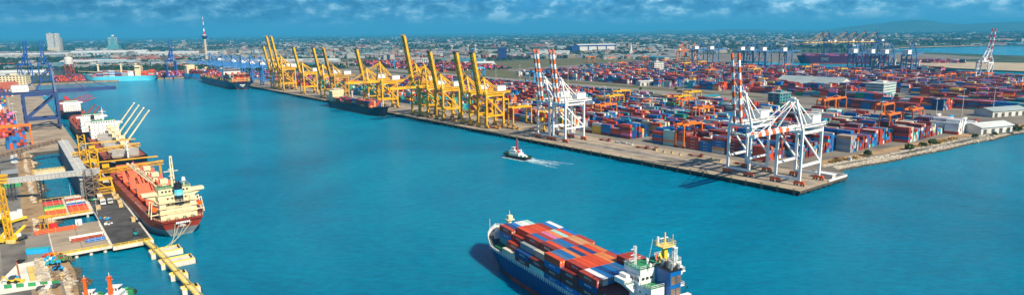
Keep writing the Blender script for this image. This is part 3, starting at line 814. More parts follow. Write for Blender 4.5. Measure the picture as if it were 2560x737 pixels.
# ------------------------------------------------------------ ships
def hull_parts(t, L, B, zd, bands, sheer=3.0, rake=7.0, ub=.80, stern_w=.82, deck='deck_red', fore=.10, keel=-1.3, bul=1.0, name='hull'):
    """lofted hull skin in paint bands, decks inside a bulwark"""
    N = 34; us = [i / N for i in range(N + 1)]
    def hb(u, v):
        bowu = (ub - .12) + .12 * v; f = 1.0
        if u > bowu: q = (u - bowu) / (1 - bowu); f = max(0.0, 1 - q ** (1.7 + .9 * v)) 
        ust = .22 - .12 * v
        if u < ust: q = u / ust; w = .30 + (stern_w - .30) * min(1, max(0, v) ** .7); f *= w + (1 - w) * math.sin(q * PI / 2)
        return B / 2 * max(f, .012)
    def ztop(u): return zd + sheer * max(0, min(1, (u - (1 - fore - .02)) / .03)) + sheer * .35 * max(0, (u - .9) / .1)
    zs = [keel] + [b[0] for b in bands]
    m = MB(); rows = []
    for u in us:
        zt = ztop(u); r = []
        for z in zs:
            zz = zt + bul if z == zs[-1] else min(z, zt)
            v = max(0, min(1, (zz + 1) / (zd + 1))); y = hb(u, v)
            x = -L / 2 + u * L
            if u > .8: x -= (1 - v) * rake * ((u - .8) / .2) ** 2
            if u < .12: x += (1 - v) * rake * .8 * (1 - u / .12)
            r.append((x, y, zz))
        rows.append(r)
    n = len(zs)
    for sgn in (1, -1):
        vs = [(x, sgn * y, z) for r in rows for (x, y, z) in r]
        fs = []; ms = []
        for i in range(N):
            for j in range(n - 1):
                a, b, c, d = i * n + j, (i + 1) * n + j, (i + 1) * n + j + 1, i * n + j + 1
                fs.append((a, d, c, b) if sgn > 0 else (a, b, c, d)); ms.append(bands[j][1])
        m.add(vs, fs, ms)
    r = rows[0]
    for j in range(n - 1): m.add([(r[j][0], r[j][1], r[j][2]), (r[j][0], -r[j][1], r[j][2]), (r[j + 1][0], -r[j + 1][1], r[j + 1][2]), (r[j + 1][0], r[j + 1][1], r[j + 1][2])], [(0, 3, 2, 1)], bands[j][1])
    h = m.build(name, t)
    d = MB()
    for i in range(N):
        a, b = rows[i][-1], rows[i + 1][-1]; za, zb = a[2] - bul, b[2] - bul
        d.add([(a[0], a[1] - .05, za), (a[0], -a[1] + .05, za), (b[0], -b[1] + .05, zb), (b[0], b[1] - .05, zb)], [(0, 1, 2, 3)], deck)
    d.build('deck', t)
    return h, rows
def railing(m, pts, h=1.1, c='white', step=2.0):
    for p, q in zip(pts, pts[1:]):
        p = Vector(p); q = Vector(q); n = max(1, int((q - p).length / step))
        for k in (.5, 1.0): m.bar(p + Vector((0, 0, h * k)), q + Vector((0, 0, h * k)), .09, .09, c)
        for k in range(n + 1): a = p.lerp(q, k / n); m.bar(a, a + Vector((0, 0, h)), .09, .09, c)
def mast(t, x, y, z, h, c, name='mast', yard=3.0):
    m = MB(); m.bar((x, y, z), (x, y, z + h), .9, .9, c, .45, .45)
    m.box((x, y, z + h * .72), (.5, yard * 2, .3), c); m.box((x, y, z + h * .5), (1.8, 2.4, .25), c)
    m.tube((x, y, z + h), (x, y, z + h + 1.8), .09, 'white', 6); m.box((x + .2, y, z + h * .80), (.3, 2.6, .3), 'white')
    return m.build(name, t)
def windows(m, x, y0, y1, z, n, w=1.0, h=.9, side='x', c='glass', off=.04):
    for k in range(n):
        y = y0 + (y1 - y0) * (k + .5) / n
        if side == 'x': m.box((x, y, z), (off * 2, w, h), c)
        else: m.box((y, x, z), (w, off * 2, h), c)

# ---- the blue container ship in front
D0 = R(-60.3); CSL, CSB = 150.0, 25.6
bowp = Vector((-8.6, 303.0, 0))
Dv = Vector((math.cos(D0), math.sin(D0), 0)); cs_rz = D0 + PI
csc = Vector((bowp.x, bowp.y, 0)) + Dv * (CSL / 2)
cs = thing('container_ship', 'blue container ship sailing in the foreground with colourful boxes and blue funnel', 'ship', csc, cs_rz)
h_, rows_ = hull_parts(cs, CSL, CSB, 8.2, [(2.0, 'rust_red'), (8.2, 'hull_blue')], sheer=2.6, rake=9, ub=.84, deck='dark_grey', fore=.10)
X = lambda a: CSL / 2 - a      # a = metres aft of the bow
rl = MB()
for sgn in (1, -1):
    pts = [(r[-1][0], sgn * (r[-1][1] - .15), r[-1][2]) for r in rows_[1:]]
    railing(rl, pts, 1.0, 'ship_white', 1.6)
    for p_, q_ in zip(pts[3:30], pts[4:31]):
        for f_ in (.15, .5, .85): c_ = Vector(p_).lerp(Vector(q_), f_); rl.box(c_ + Vector((0, 0, .1)), (.5, .35, 1.7), 'ship_white')
        rl.bar(Vector(p_) + Vector((0, 0, .06)), Vector(q_) + Vector((0, 0, .06)), .35, .25, 'pale_grey')
    for p_, q_ in zip(pts[30:], pts[31:]): rl.bar(Vector(p_) + Vector((0, -.2 * sgn, -.4)), Vector(q_) + Vector((0, -.2 * sgn, -.4)), .3, 1.3, 'ship_white')
rl.build('railing', cs)
m = MB()
for b in range(8):
    x0 = X(18.0 + b * 11.5)
    m.bx(x0 - 11.2, x0 + .1, -CSB / 2 + 2.6, CSB / 2 - 2.6, 8.0, 9.55, 'rust_red' if b % 2 else 'deck_green')
    for yy in (-CSB / 2 + .9, CSB / 2 - .9): 
        if b > 0: m.bx(x0 - 10.9, x0 - 10.3, yy - .3, yy + .3, 8.1, 9.6, 'grey'); m.bx(x0 - .9, x0 - .3, yy - .3, yy + .3, 8.1, 9.6, 'grey')
m.build_each('hatch_cover', cs)
# forecastle gear
m = MB(); m.tube((X(5), 2.2, 11), (X(5), 2.2, 12.3), .8, 'ship_white', 8); m.tube((X(5), -2.2, 11), (X(5), -2.2, 12.3), .8, 'ship_white', 8)
m.box((X(9), 3, 11.6), (2.2, 1.6, 1.4), 'pale_grey'); m.box((X(9), -3, 11.6), (2.2, 1.6, 1.4), 'pale_grey'); m.box((X(12), 0, 11.5), (2, 7, 1.3), 'ship_white')
m.build('windlass', cs)
m = MB(); m.box((X(13.2), 0, 12.6), (.5, 15, 3.6), 'ship_white'); m.build('breakwater', cs)
m = MB(); m.bar((X(14.4), 0, 10.6), (X(14.4), 0, 20.4), 1.6, 1.6, 'cream', 1.2, 1.2); m.box((X(14.4), 0, 19.4), (2.8, 3.8, .4), 'cream')
m.box((X(14.4), 0, 20.8), (1.9, 2.2, 1.2), 'cream'); m.tube((X(14.4), 0, 21), (X(14.4), 0, 23.6), .14, 'cream', 6); m.box((X(14.4), 1.1, 15), (1.4, .2, 9), 'cream')
m.build('foremast', cs)
m = MB(); m.tube((X(4.5), 5.4, 11), (X(4.5), 5.4, 18), .09, 'ship_white', 6); m.build('flagstaff', cs)
# accommodation
HX = X(110.8)
ac = MB()
ac.bx(HX - 5.5, HX, -8.6, 8.6, 5.8, 22.4, 'ship_white'); ac.bx(HX - 10.5, HX - 5.5, 2.8, 8.6, 5.8, 22.4, 'ship_white'); ac.bx(HX - 10.5, HX - 5.5, -6.4, -3.2, 5.8, 13.4, 'ship_white')
ac.bx(HX - 5.4, HX + .4, -9.4, 9.4, 22.4, 25.4, 'ship_white'); ac.bx(HX - 5.6, HX + 2.6, -9.0, 9.0, 25.4, 27.4, 'ship_white')
ac.bx(HX - 3.6, HX + 2.6, -CSB / 2 - .3, CSB / 2 + .3, 22.1, 22.6, 'ship_white')
for sgn in (1, -1):
    ac.bx(HX - 2.4, HX + 2.6, sgn * 9.4 if sgn > 0 else -CSB / 2 - .3, CSB / 2 + .3 if sgn > 0 else -9.4, 22.6, 23.8, 'ship_white')
    ac.bx(HX - 1.4, HX + 2.2, (CSB / 2 - 3) * sgn - 1.6, (CSB / 2 - 3) * sgn + 1.6, 23.8, 24.9, 'ship_white')
    ac.add([(HX - 3.2, sgn * 8.6, 22.1), (HX - 3.2, sgn * CSB / 2, 22.1), (HX - 3.2, sgn * 8.6, 18.2), (HX + .1, sgn * 8.6, 22.1), (HX + .1, sgn * CSB / 2, 22.1), (HX + .1, sgn * 8.6, 18.2)],
           [(0, 1, 2), (3, 5, 4), (1, 4, 5, 2), (0, 3, 4, 1)], 'ship_white')
ac.bx(HX - 15.5, HX - 10.5, 2.8, 5.5, 5, 17.4, 'ship_white')
ac.build('accommodation', cs)
g_ = MB()
g_.bx(HX - 5.4, HX + 2.4, -8.8, 9.1, 27.42, 27.5, 'deck_green'); g_.bx(HX - 10.3, HX - 5.6, 3.0, 8.5, 22.42, 22.5, 'deck_green')
g_.bx(HX - 15.4, HX - 10.6, 3.0, 5.4, 17.42, 17.5, 'deck_green')
for sgn in (1, -1): g_.bx(HX - 3.4, HX - 2.5, min(sgn * 9.5, sgn * 12.6), max(sgn * 9.5, sgn * 12.6), 22.62, 22.7, 'deck_green')
g_.build('upper_deck', cs)
wm = MB()
windows(wm, HX + 2.62, -8.9, 8.9, 26.4, 12, 1.15, 1.1); windows(wm, HX - 5.42, 3.2, 8.5, 24.2, 3, 1.2, .9)
for y in (9.42, -9.42): windows(wm, y, HX - 5.8, HX, 24.2, 4, 1.0, 1.0, side='y')
for z in (11, 14, 17, 20):
    windows(wm, HX + .02, -7.8, 7.8, z, 7, .8, .8); windows(wm, HX - 10.52, 5.9, 8.3, z, 1, .8, .8); windows(wm, HX - 10.52, -8.3, -5.9, z, 1, .8, .8)
    for y in (8.62, -8.62): windows(wm, y, HX - 9.8, HX - .6, z, 3, .7, .7, side='y')
wm.build_each('window', cs)
rm = MB()
railing(rm, [(HX + 2.5, -8.9, 27.5), (HX + 2.5, 8.9, 27.5), (HX - 5.5, 8.9, 27.5), (HX - 5.5, -8.9, 27.5), (HX + 2.5, -8.9, 27.5)], 1.1)
railing(rm, [(HX - 5.6, 8.5, 22.5), (HX - 10.4, 8.5, 22.5), (HX - 10.4, 3.0, 22.5)])
for sgn in (1, -1): railing(rm, [(HX - 3.5, sgn * 9.4, 22.6), (HX - 3.5, sgn * 12.9, 22.6), (HX - 2.5, sgn * 12.9, 22.6)])
for z in (13, 16.2, 19.4):
    rm.bx(HX - 14.2, HX - 12.5, -5.5, 8.5, z - .15, z, 'ship_white')
    railing(rm, [(HX - 12.5, 8.5, z), (HX - 14.2, 8.5, z), (HX - 14.2, 4.5, z)])
    rm.bar((HX - 13.3, 7.5, z - 3.2), (HX - 13.3, 4.0, z), .9, .2, 'ship_white')
rm.build('upper_railing', cs)
# funnel casing
DZH = 1.9
FX = HX - 5.6
f = MB(); f.bx(FX - 7.0, FX, -2.1, 2.6, 6.0, 27.9, 'funnel_blue'); f.bx(FX - 7.3, FX + .3, -2.4, 2.9, 27.9, 28.3, 'black')
fn = f.build('funnel', cs)
l = MB()
for yy in (-.95, 1.35):
    for z in (24.8, 20.6):
        l.bx(FX - 7.06, FX - 6.96, yy - 1.0, yy + 1.0, z - 1.45, z + 1.45, 'dark_grey')
        for k in range(5): l.bx(FX - 7.14, FX - 7.0, yy - .9, yy + .9, z - 1.25 + k * .56, z - .95 + k * .56, 'brown_steel')
l.build('louvre', fn)
p = MB()
for (dx, dy, r, hh) in ((-2, -1.2, .7, 2.2), (-2, 1.2, .8, 2.4), (-4.2, .6, .9, 2.7), (-6.2, 1.6, .5, 2.4), (-6.2, -1.2, .6, 1.8)): p.tube((FX + dx, dy, 28.2), (FX + dx - .5, dy, 28.2 + hh), r, 'grey', 10)
p.box((FX - 6.6, .4, 28.6), (.8, 1.6, .8), 'black')
p.build('exhaust_pipe', fn)
m = MB(); m.truss((FX - 5.2, -.6, 28.2), (FX - 5.2, -.6, 35.0), 1.1, 1.1, 'white', 8, .18); m.box((FX - 5.2, -.6, 35.1), (1.5, 1.5, .3), 'white'); m.build('signal_mast', cs)
m = MB(); MX = HX - 4.2
m.bar((MX, -2.6, 27.5), (MX, -2.6, 33.6), 1.5, 1.5, 'yellow', 1.3, 1.3); m.box((MX, -2.6, 33.6), (4.4, 5.6, .3), 'pale_yellow')
railing(m, [(MX - 2.2, -5.4, 33.7), (MX + 2.2, -5.4, 33.7), (MX + 2.2, .2, 33.7), (MX - 2.2, .2, 33.7), (MX - 2.2, -5.4, 33.7)], 1.5, 'pale_yellow', 1.0)
m.bar((MX, -2.6, 33.7), (MX, -2.6, 38), .35, .35, 'pale_yellow'); m.box((MX + .5, -2.6, 36), (.3, 3.4, .3), 'white'); m.tube((MX - 1.4, -4.8, 33.7), (MX - 1.4, -4.8, 37.4), .12, 'pale_yellow', 6); m.tube((MX + 1, -.4, 33.7), (MX + 1, -.4, 36.6), .4, 'white', 8)
m.build('radar_mast', cs)
fl = MB(); fl.add([(MX, -.6, 31.5), (MX - .6, 1.0, 30.2), (MX - 1.6, .8, 28.4), (MX - 1, -.8, 29.8)], [(0, 1, 2, 3)], 'yellow'); fl.add([(MX, 1.0, 31.5), (MX - .6, 2.0, 30.2), (MX - 1.4, 2.0, 29.2), (MX - .8, 1.0, 30.2)], [(0, 1, 2, 3)], 'red'); fl.build('signal_flag', cs)
m = MB(); m.truss((HX - .4, 7, 27.4), (HX - .4, 7, 34), .7, .7, 'white', 8, .16)
for z in (29, 31, 33): m.box((HX - .4, 7.9, z), (.3, 1.6, .2), 'white')
m.build('antenna_mast', cs)
m = MB(); m.tube((HX - 2, 2.6, 27.5), (HX - 4, 2.6, 36.5), .09, 'white', 6)
for (x, y) in ((HX - 2, 3), (HX - 6.5, 5.6), (HX - 5.4, -7), (HX - 2.4, -5.8)): m.tube((x, y, 27.5), (x, y, 28.6), .22, 'white', 6); m.tube((x, y, 28.6), (x, y, 29.6), .5, 'white', 8, .3)
m.build_each('antenna', cs)
# lifeboat + aft railing bits
lb = MB(); lb.tube((FX - 1, 8.3, 14.6), (FX - 7, 8.3, 14.6), 1.2, 'signal_orange', 10); lb.build('lifeboat', cs)
m = MB(); m.bx(FX - 7.0, FX + .2, -5.4, -2.2, 16.4, 16.6, 'ship_white'); railing(m, [(FX - 7.0, -2.3, 16.6), (FX - 7.0, -5.3, 16.6), (FX, -5.3, 16.6)], 1.1)
m.bx(FX - 6.4, FX - 4, -4.4, -2.2, 21.8, 22.0, 'ship_white'); railing(m, [(FX - 6.4, -2.3, 22), (FX - 6.4, -4.3, 22), (FX - 4, -4.3, 22), (FX - 4, -2.3, 22)]); m.build('side_platform', cs)

for o in list(cs.children):
    if o.name.split('.')[0] in ('accommodation', 'upper_deck', 'window', 'upper_railing', 'funnel', 'signal_mast', 'radar_mast', 'signal_flag', 'antenna_mast', 'antenna', 'side_platform', 'lifeboat'): o.location.z = DZH
# ship's boxes: bay table, tiers per row (port first) and top colours
COLR = {'R': 'orange red', 'M': 'maroon', 'B': 'blue', 'N': 'navy', 'S': 'slate blue', 'W': 'white', 'C': 'cream', 'T': 'teal', 'P': 'pink', 'O': 'orange', 'G': 'pale green', 'K': 'brick red', 'A': 'tan', 'Y': 'grey'}
# each string is one row from port to starboard, bottom tier first
SHIP = [
 ['', '', 'TBK', 'NNN', 'KKB', 'MKW', 'BTW', 'KBG', '', ''],
 ['C', 'CK', 'MMK', 'BMMR', 'MBBR', 'MMBR', 'KMMR', 'MKKK', 'BKKB', 'MMWW'],
 ['MN', 'NMY', 'KMBK', 'BKMB', 'MKBK', 'MKKP', 'BMBO', 'MKMG', 'KBKR', 'BMKB'],
 ['GM', 'YMC', 'BNKM', 'MBKR', 'KMKS', 'NMBB', 'MKNK', 'KBMA', 'MKBA', 'KMKK'],
 ['BMBR', 'KMBS', 'BKMB', 'MBKO', 'KBMN', 'BMKR', 'KMBN', 'MBKR', 'KMKO', 'MKK'],
 ['BMM', 'NKMK', 'MBKR', 'KMBR', 'BKMR', 'MKBR', 'BKMO', 'KBKO', 'MKBK', 'BMKB'],
 ['BMNK', 'KBMW', 'NKMB', 'MKBN', 'BMKB', 'KMBS', 'BMKB', 'MKBKK', 'BKBKK', 'BMBKK'],
 ['NBM', 'BNM', 'MNM', 'KBM', 'BNMK', 'MKBS', 'KBNS', 'BMBS', 'NBKS', 'KBKK'],
]
NB = len(SHIP)
for b, rowsb in enumerate(SHIP):
    x0 = X(18.0 + b * 11.5 + 5.6)
    for r, stck in enumerate(rowsb):
        y = (4.5 - r) * 2.53 - 0.0
        for k, ch in enumerate(stck):
            n = len(stck)
            left_h = len(rowsb[r - 1]) if r else 0
            right_h = len(rowsb[r + 1]) if r + 1 < len(rowsb) else 0
            aft_h = len(SHIP[b + 1][r]) if b + 1 < NB else 0
            fore_h = len(SHIP[b - 1][r]) if b else 0
            vis = k == n - 1 or k >= left_h or k >= aft_h or r == 0 or (k >= fore_h) or k >= right_h
            if not vis: continue
            z0 = 9.58 if r not in (0, 9) else 9.58
            if b == 0: z0 = 9.58 + 1.2
            col = COLR[ch]; z = z0 + k * 2.72
            loc = csc + Vector((math.cos(cs_rz) * x0 - math.sin(cs_rz) * y, math.sin(cs_rz) * x0 + math.cos(cs_rz) * y, z))
            lab = '%s container, blue ship, %s bay from bow, %s row from port, %s' % (col, ordn(b), ordn(r), ('bottom tier', 'second tier', 'third tier', 'fourth tier', 'fifth tier')[k])
            o = container(col, lab, 'containers stacked on the blue ship', loc, cs_rz + PI)
            o.scale = (.905, 1, .985)

# ---- generic working ships seen farther off
def deck_boxes(t_loc, rz, x0, nb, rows, tiers, pal, z, seed, L=CL):
    q = random.Random(seed); ca, sa = math.cos(rz), math.sin(rz)
    for b in range(nb):
        lv = q.uniform(tiers * .55, tiers)
        for r in range(rows):
            h = int(round(lv + q.uniform(-.6, .6))); base = q.choice(pal)
            for k in range(max(0, h)):
                x = x0 + b * 13.2; y = (r - (rows - 1) / 2) * 2.55
                FAR.box((t_loc.x + ca * x - sa * y, t_loc.y + sa * x + ca * y, z + CHT * (k + .5)), (L, CWD, CHT - .03), 'cf_' + (base if q.random() < .5 else q.choice(pal)), rz)
def house_block(t, x0, x1, B, z0, z1, c, wing=None, decks=4, aft=False, roof='deck_green'):
    m = MB(); w = B * .39
    m.bx(x0, x1, -w, w, z0, z1 - 3, c)
    m.bx(x0 + .5, x1 - .5, -w * .8, w * .8, z1 - 3, z1, c)
    m.bx(x0 + 1, x1 - 1, -B / 2 - (.4 if wing else -4), B / 2 + (.4 if wing else -4), z1 - 3.3, z1 - 2.2, c)
    for k in range(1, decks): m.bx(x0 - .7, x1 + .5, -w - .6, w + .6, z0 + (z1 - 3 - z0) * k / decks - .12, z0 + (z1 - 3 - z0) * k / decks + .12, c)
    m.build('accommodation', t)
    m = MB(); m.bx(x0 + .7, x1 - .7, -w * .78, w * .78, z1 + .01, z1 + .08, roof)
    m.build('upper_deck', t)
    g = MB()
    for xx in (x0 + .46, x1 - .46): windows(g, xx, -w * .78, w * .78, z1 - 1.2, 9, 1.1, 1.1)
    for k in range(decks):
        z = z0 + (z1 - 3 - z0) * (k + .5) / decks
        for xx in (x0 - .02, x1 + .02): windows(g, xx, -w * .85, w * .85, z, 6, .8, .8)
        for yy in (-w - .02, w + .02): windows(g, yy, x0 + 1, x1 - 1, z, 4, .8, .8, side='y')
    g.build_each('window', t)
def funnel(t, x, y, z0, z1, c, band=None, r=1.9):
    m = MB(); m.tube((x, y, z0), (x, y, z1), r, c, 12, r * .85)
    if band: m.tube((x, y, z0 + (z1 - z0) * .45), (x, y, z0 + (z1 - z0) * .72), r * .97, band, 12, r * .92)
    m.tube((x - .4, y - .5, z1), (x - .4, y - .5, z1 + 1.2), .4, 'black', 6); m.tube((x + .4, y + .5, z1), (x + .4, y + .5, z1 + 1), .4, 'black', 6)
    return m.build('funnel', t)
def ship_crane(t, x, y, z, h, jib, az, el, c, name='deck_crane', w=2.4, cab=True):
    """pedestal with house and jib; az in ship frame"""
    m = MB(); m.bar((x, y, z), (x, y, z + h), w, w, c, w * .8, w * .8); m.box((x, y, z + h - 1), (w * 1.35, w * 1.35, 2.6), c)
    o = m.build(name, t)
    d = Vector((math.cos(az) * math.cos(el), math.sin(az) * math.cos(el), math.sin(el)))
    b = Vector((x, y, z + h * .38)) + d * (w * .6)
    side = Vector((-math.sin(az), math.cos(az), 0)); j = MB(); e = b + d * jib
    for sg in (-1, 1): j.bar(b + side * sg * 1.0, e + side * sg * .45, .62, .8, c, .4, .5)
    for k in range(1, 7): j.bar(b.lerp(e, k / 7) - side * (1 - .5 * k / 7), b.lerp(e, k / 7) + side * (1 - .5 * k / 7), .3, .3, c)
    j.box(e, (1.2, 1.2, 1.0), c); jb = j.build('jib', o)
    w_ = MB(); top = Vector((x, y, z + h + .4)); w_.bar(top, e, .13, .13, 'steel'); w_.bar(top + side * .6, b.lerp(e, .7), .1, .1, 'steel'); w_.build('wire', o)
    return o

# near bulk carrier at the left pier
B1L, B1B = 166.0, 27.0
b1_rz = AQ + R(1.2)
stern = gp(458, 588, 0); b1c = Vector((stern.x, stern.y, 0)) + Vector((math.cos(b1_rz), math.sin(b1_rz), 0)) * (B1L / 2 - 3)
b1 = thing('bulk_carrier', 'red and grey bulk carrier with open orange hatches and cream superstructure at the left pier', 'ship', b1c, b1_rz)
h_, rws = hull_parts(b1, B1L, B1B, 9.0, [(1.0, 'pale_grey'), (4.6, 'hull_grey'), (9.0, 'hull_red')], sheer=2.5, rake=8, ub=.86, stern_w=.75, deck='deck_red', fore=.08)
m = MB()
for sgn in (1, -1): railing(m, [(r[-1][0], sgn * (r[-1][1] - .2), r[-1][2]) for r in rws[:12]], 1.1, 'cream', 2.0)
railing(m, [(-B1L / 2 + .3, -9, 10), (-B1L / 2 + .3, 9, 10)], 1.1, 'cream', 2)
m.build('railing', b1)
SX = -B1L / 2
ho = MB()
ho.bx(SX + 9, SX + 22, -9, 9, 9, 21.5, 'cream'); ho.bx(SX + 12, SX + 22, -8, 8, 21.5, 24.6, 'cream')
ho.bx(SX + 15, SX + 19.5, -15.5, 15.5, 21.2, 22.6, 'cream'); ho.bx(SX + 6.6, SX + 9, -6, 6, 9, 16, 'cream')
for sgn in (-1, 1):
    ho.bx(SX + 7, SX + 9, sgn * 7.5 - 1.5, sgn * 7.5 + 1.5, 9, 20, 'cream')
    ho.add([(SX + 16, sgn * 9, 18), (SX + 16, sgn * 9, 21.2), (SX + 16, sgn * 15, 21.2), (SX + 18, sgn * 9, 18), (SX + 18, sgn * 9, 21.2), (SX + 18, sgn * 15, 21.2)], [(0, 1, 2), (3, 5, 4), (0, 2, 5, 3), (1, 4, 5, 2)], 'cream')
for z in (12.2, 15.2, 18.2): ho.bx(SX + 6.2, SX + 9, -9.4, 9.4, z - .12, z + .12, 'cream'); ho.bx(SX + 9, SX + 22.4, -9.9, 9.9, z - .12, z + .12, 'cream')
ho.build('accommodation', b1)
m = MB(); m.bx(SX + 9.2, SX + 12, -8.8, 8.8, 21.52, 21.6, 'deck_green'); m.bx(SX + 12.2, SX + 21.8, -7.8, 7.8, 24.62, 24.7, 'deck_green'); m.build('upper_deck', b1)
m = MB()
for z in (10.6, 13.7, 16.8, 19.8): windows(m, SX + 8.98, -5.5, 5.5, z, 5, .8, .9); windows(m, 9.02, SX + 10, SX + 21, z, 5, .8, .8, side='y'); windows(m, -9.02, SX + 10, SX + 21, z, 5, .8, .8, side='y')
windows(m, SX + 11.98, -7, 7, 23.3, 8, 1.0, 1.0); windows(m, SX + 22.02, -7.6, 7.6, 23.3, 11, 1.0, 1.0); m.build_each('window', b1)
m = MB()
for z in (12.3, 15.3, 18.3, 21.6): railing(m, [(SX + 6.3, 9.3, z), (SX + 6.3, -9.3, z)], 1.1, 'cream', 1.5)
railing(m, [(SX + 12, 8, 24.6), (SX + 22, 8, 24.6), (SX + 22, -8, 24.6), (SX + 12, -8, 24.6), (SX + 12, 8, 24.6)], 1.1, 'cream'); m.build('upper_railing', b1)
for sgn in (1, -1):
    m = MB(); m.tube((SX + 9, sgn * 11.2, 15.0), (SX + 16, sgn * 11.2, 15.0), 1.35, 'signal_orange', 10, 1.0); o = m.build('lifeboat', b1)
    d = MB()
    for x in (SX + 9.5, SX + 15.5): d.bar((x, sgn * 9.5, 12), (x, sgn * 13.4, 12), .5, .5, 'cream'); d.bar((x, sgn * 13.2, 10), (x, sgn * 12.2, 18.4), .45, .45, 'cream'); d.bar((x, sgn * 12.2, 18.4), (x, sgn * 9.5, 17), .4, .4, 'cream')
    d.build('davit', o)
funnel(b1, SX + 8.4, -1.0, 16, 28.0, 'hull_black', 'light_blue', 2.3)
mast(b1, SX + 17, 0, 24.6, 12, 'cream', 'radar_mast', 3.6)
m = MB(); m.tube((SX + 13, -5, 24.6), (SX + 13, -5, 28), .3, 'cream', 6); m.tube((SX + 13, -5, 28), (SX + 13, -5, 30), 1.1, 'white', 10, .7); m.build('radome', b1)
m = MB()
for x in (SX + 2.5, SX + 4.5):
    for y in (-6, -2, 2, 6): m.box((x, y, 9.7), (1.1, 1.6, 1.2), 'brown_steel' if y > 0 else 'dark_grey')
m.build_each('winch', b1)
hold0 = SX + 27
for k in range(5):
    x0 = hold0 + k * 24.6
    m = MB(); m.bx(x0 + 2, x0 + 18, -9.5, 9.5, 9, 10.8, 'hatch_red'); m.bx(x0 + 4, x0 + 16, -8, 8, 10.81, 10.85, 'dark_grey')
    m.build('hatch_coaming', b1)
    m = MB()
    m.bar((x0 + 2.6, 0, 10.8), (x0 + 1.6, 0, 18.2), 19.0, .5, 'hatch_red'); m.bar((x0 + 4.2, 0, 10.8), (x0 + 1.9, 0, 18.2), 19.0, .5, 'hatch_red')
    m.bar((x0 + 17.4, 0, 10.8), (x0 + 18.6, 0, 18.0), 19.0, .5, 'hatch_red'); m.bar((x0 + 15.8, 0, 10.8), (x0 + 18.3, 0, 18.0), 19.0, .5, 'hatch_red')
    m.build('hatch_cover', b1)
for k, (az, el, jl) in enumerate(((R(176), R(86), 24), (R(12), R(17), 34), (R(14), R(15), 36), (R(6), R(11), 30))):
    ship_crane(b1, hold0 - 1.5 + k * 24.6 + (1 if k else .4), -2.0, 9, 13.5, jl, az, el, 'cream', w=3.0)
def letters(m, txt, o, ux, uz, h, c, w=.14):
    """block lettering from thin bars"""
    F = {'A': 'LT,R,M', 'B': 'L,R,T,M,D'}
    seg = {'T': ((0, 1), (1, 1)), 'M': ((0, .5), (1, .5)), 'D': ((0, 0), (1, 0)), 'L': ((0, 0), (0, 1)), 'R': ((1, 0), (1, 1)), 'l': ((0, .5), (0, 1)), 'r': ((1, 0), (1, .5)), 's': ((1, .5), (1, 1)), 'k': ((0, 0), (0, .5)), 'N': ((0, 1), (1, 0)), 'C': ((.5, 0), (.5, 1))}
    G_ = {'O': 'TDLR', 'N': 'LRN', 'E': 'LTMD', 'M': 'LRTC', 'I': 'C', 'A': 'LRTM', 'L': 'LD', 'R': 'LTsMN', 'S': 'TlMrD', 'G': 'LTDr', 'T': 'TC', ' ': ''}
    x = 0.0
    for ch in txt:
        for q in G_.get(ch, 'TDLR'):
            (a, b), (c_, d_) = seg[q]
            m.bar(o + ux * (x + a * h * .6) + uz * b * h, o + ux * (x + c_ * h * .6) + uz * d_ * h, w, w, c)
        x += h * .95
    return m
def name_marks(m, o, ux, rows, h, c, seed):
    """lettering too small to read in the survey photograph: rows of short strokes"""
    q_ = random.Random(seed)
    for n_, dx, dz, k_ in rows:
        x_ = dx
        for _ in range(n_):
            w_ = h * q_.uniform(.45, .8) * k_; m.bar(o + ux * x_ + Vector((0, 0, dz)), o + ux * (x_ + w_) + Vector((0, 0, dz)), .16, h * k_ * q_.uniform(.75, 1), c); x_ += w_ + h * .16
    return m
name_marks(MB(), Vector((SX - .12, 3.4, 8.3)), Vector((0, -1, 0)), ((8, 0, 0, 1.0), (4, 1.9, -1.2, .5), (7, 1.5, -1.9, .5)), 1.1, 'white', 1).build('ship_name', b1)
# second bulk carrier, bow towards us
B2L, B2B = 178.0, 29.0
b2_rz = AQ + PI - R(.5)
b2bow = st(346, -326, 0)
b2c = b2bow + Vector((math.cos(b2_rz), math.sin(b2_rz), 0)) * (-B2L / 2)
b2 = thing('bulk_carrier', 'black and red bulk carrier with grey hatches and four raised booms behind the red ship', 'ship', b2c, b2_rz)
hull_parts(b2, B2L, B2B, 13.0, [(8.2, 'rust_red'), (13.0, 'hull_black')], sheer=2.2, rake=9, ub=.88, deck='deck_red', fore=.09)
for k in range(5):
    x0 = -B2L / 2 + 34 + k * 26
    m = MB(); m.bx(x0, x0 + 19, -9, 9, 13, 15, 'brown_steel'); m.build('hatch_coaming', b2)
    m = MB(); m.bar((x0 + 18.6, 0, 15), (x0 + 19.4, 0, 21), 18, .5, 'grey'); m.bar((x0 + .6, 0, 15), (x0 - .4, 0, 21), 18, .5, 'grey'); m.bar((x0 + 17, 0, 15), (x0 + 19.1, 0, 21), 18, .5, 'pale_grey'); m.build('hatch_cover', b2)
for k in range(4): ship_crane(b2, -B2L / 2 + 57 + k * 26 - 1.5, 1.0, 13, 15, 33, R(96), R(52), 'cream', w=3.2)
house_block(b2, -B2L / 2 + 10, -B2L / 2 + 24, B2B, 13, 29, 'ship_white', wing=True)
mast(b2, -B2L / 2 + 17, 0, 29, 11, 'ship_white', 'radar_mast')
mast(b2, B2L / 2 - 9, 0, 15, 13, 'ship_white', 'foremast', 2.4)
funnel(b2, -B2L / 2 + 7, 0, 16, 28, 'hull_black', 'grey')
name_marks(MB(), Vector((B2L / 2 - 11.5, -11.3, 13.6)), Vector((1, .62, 0)).normalized(), ((6, 0, 0, 1.0),), 1.0, 'pale_grey', 2).build('ship_name', b2)
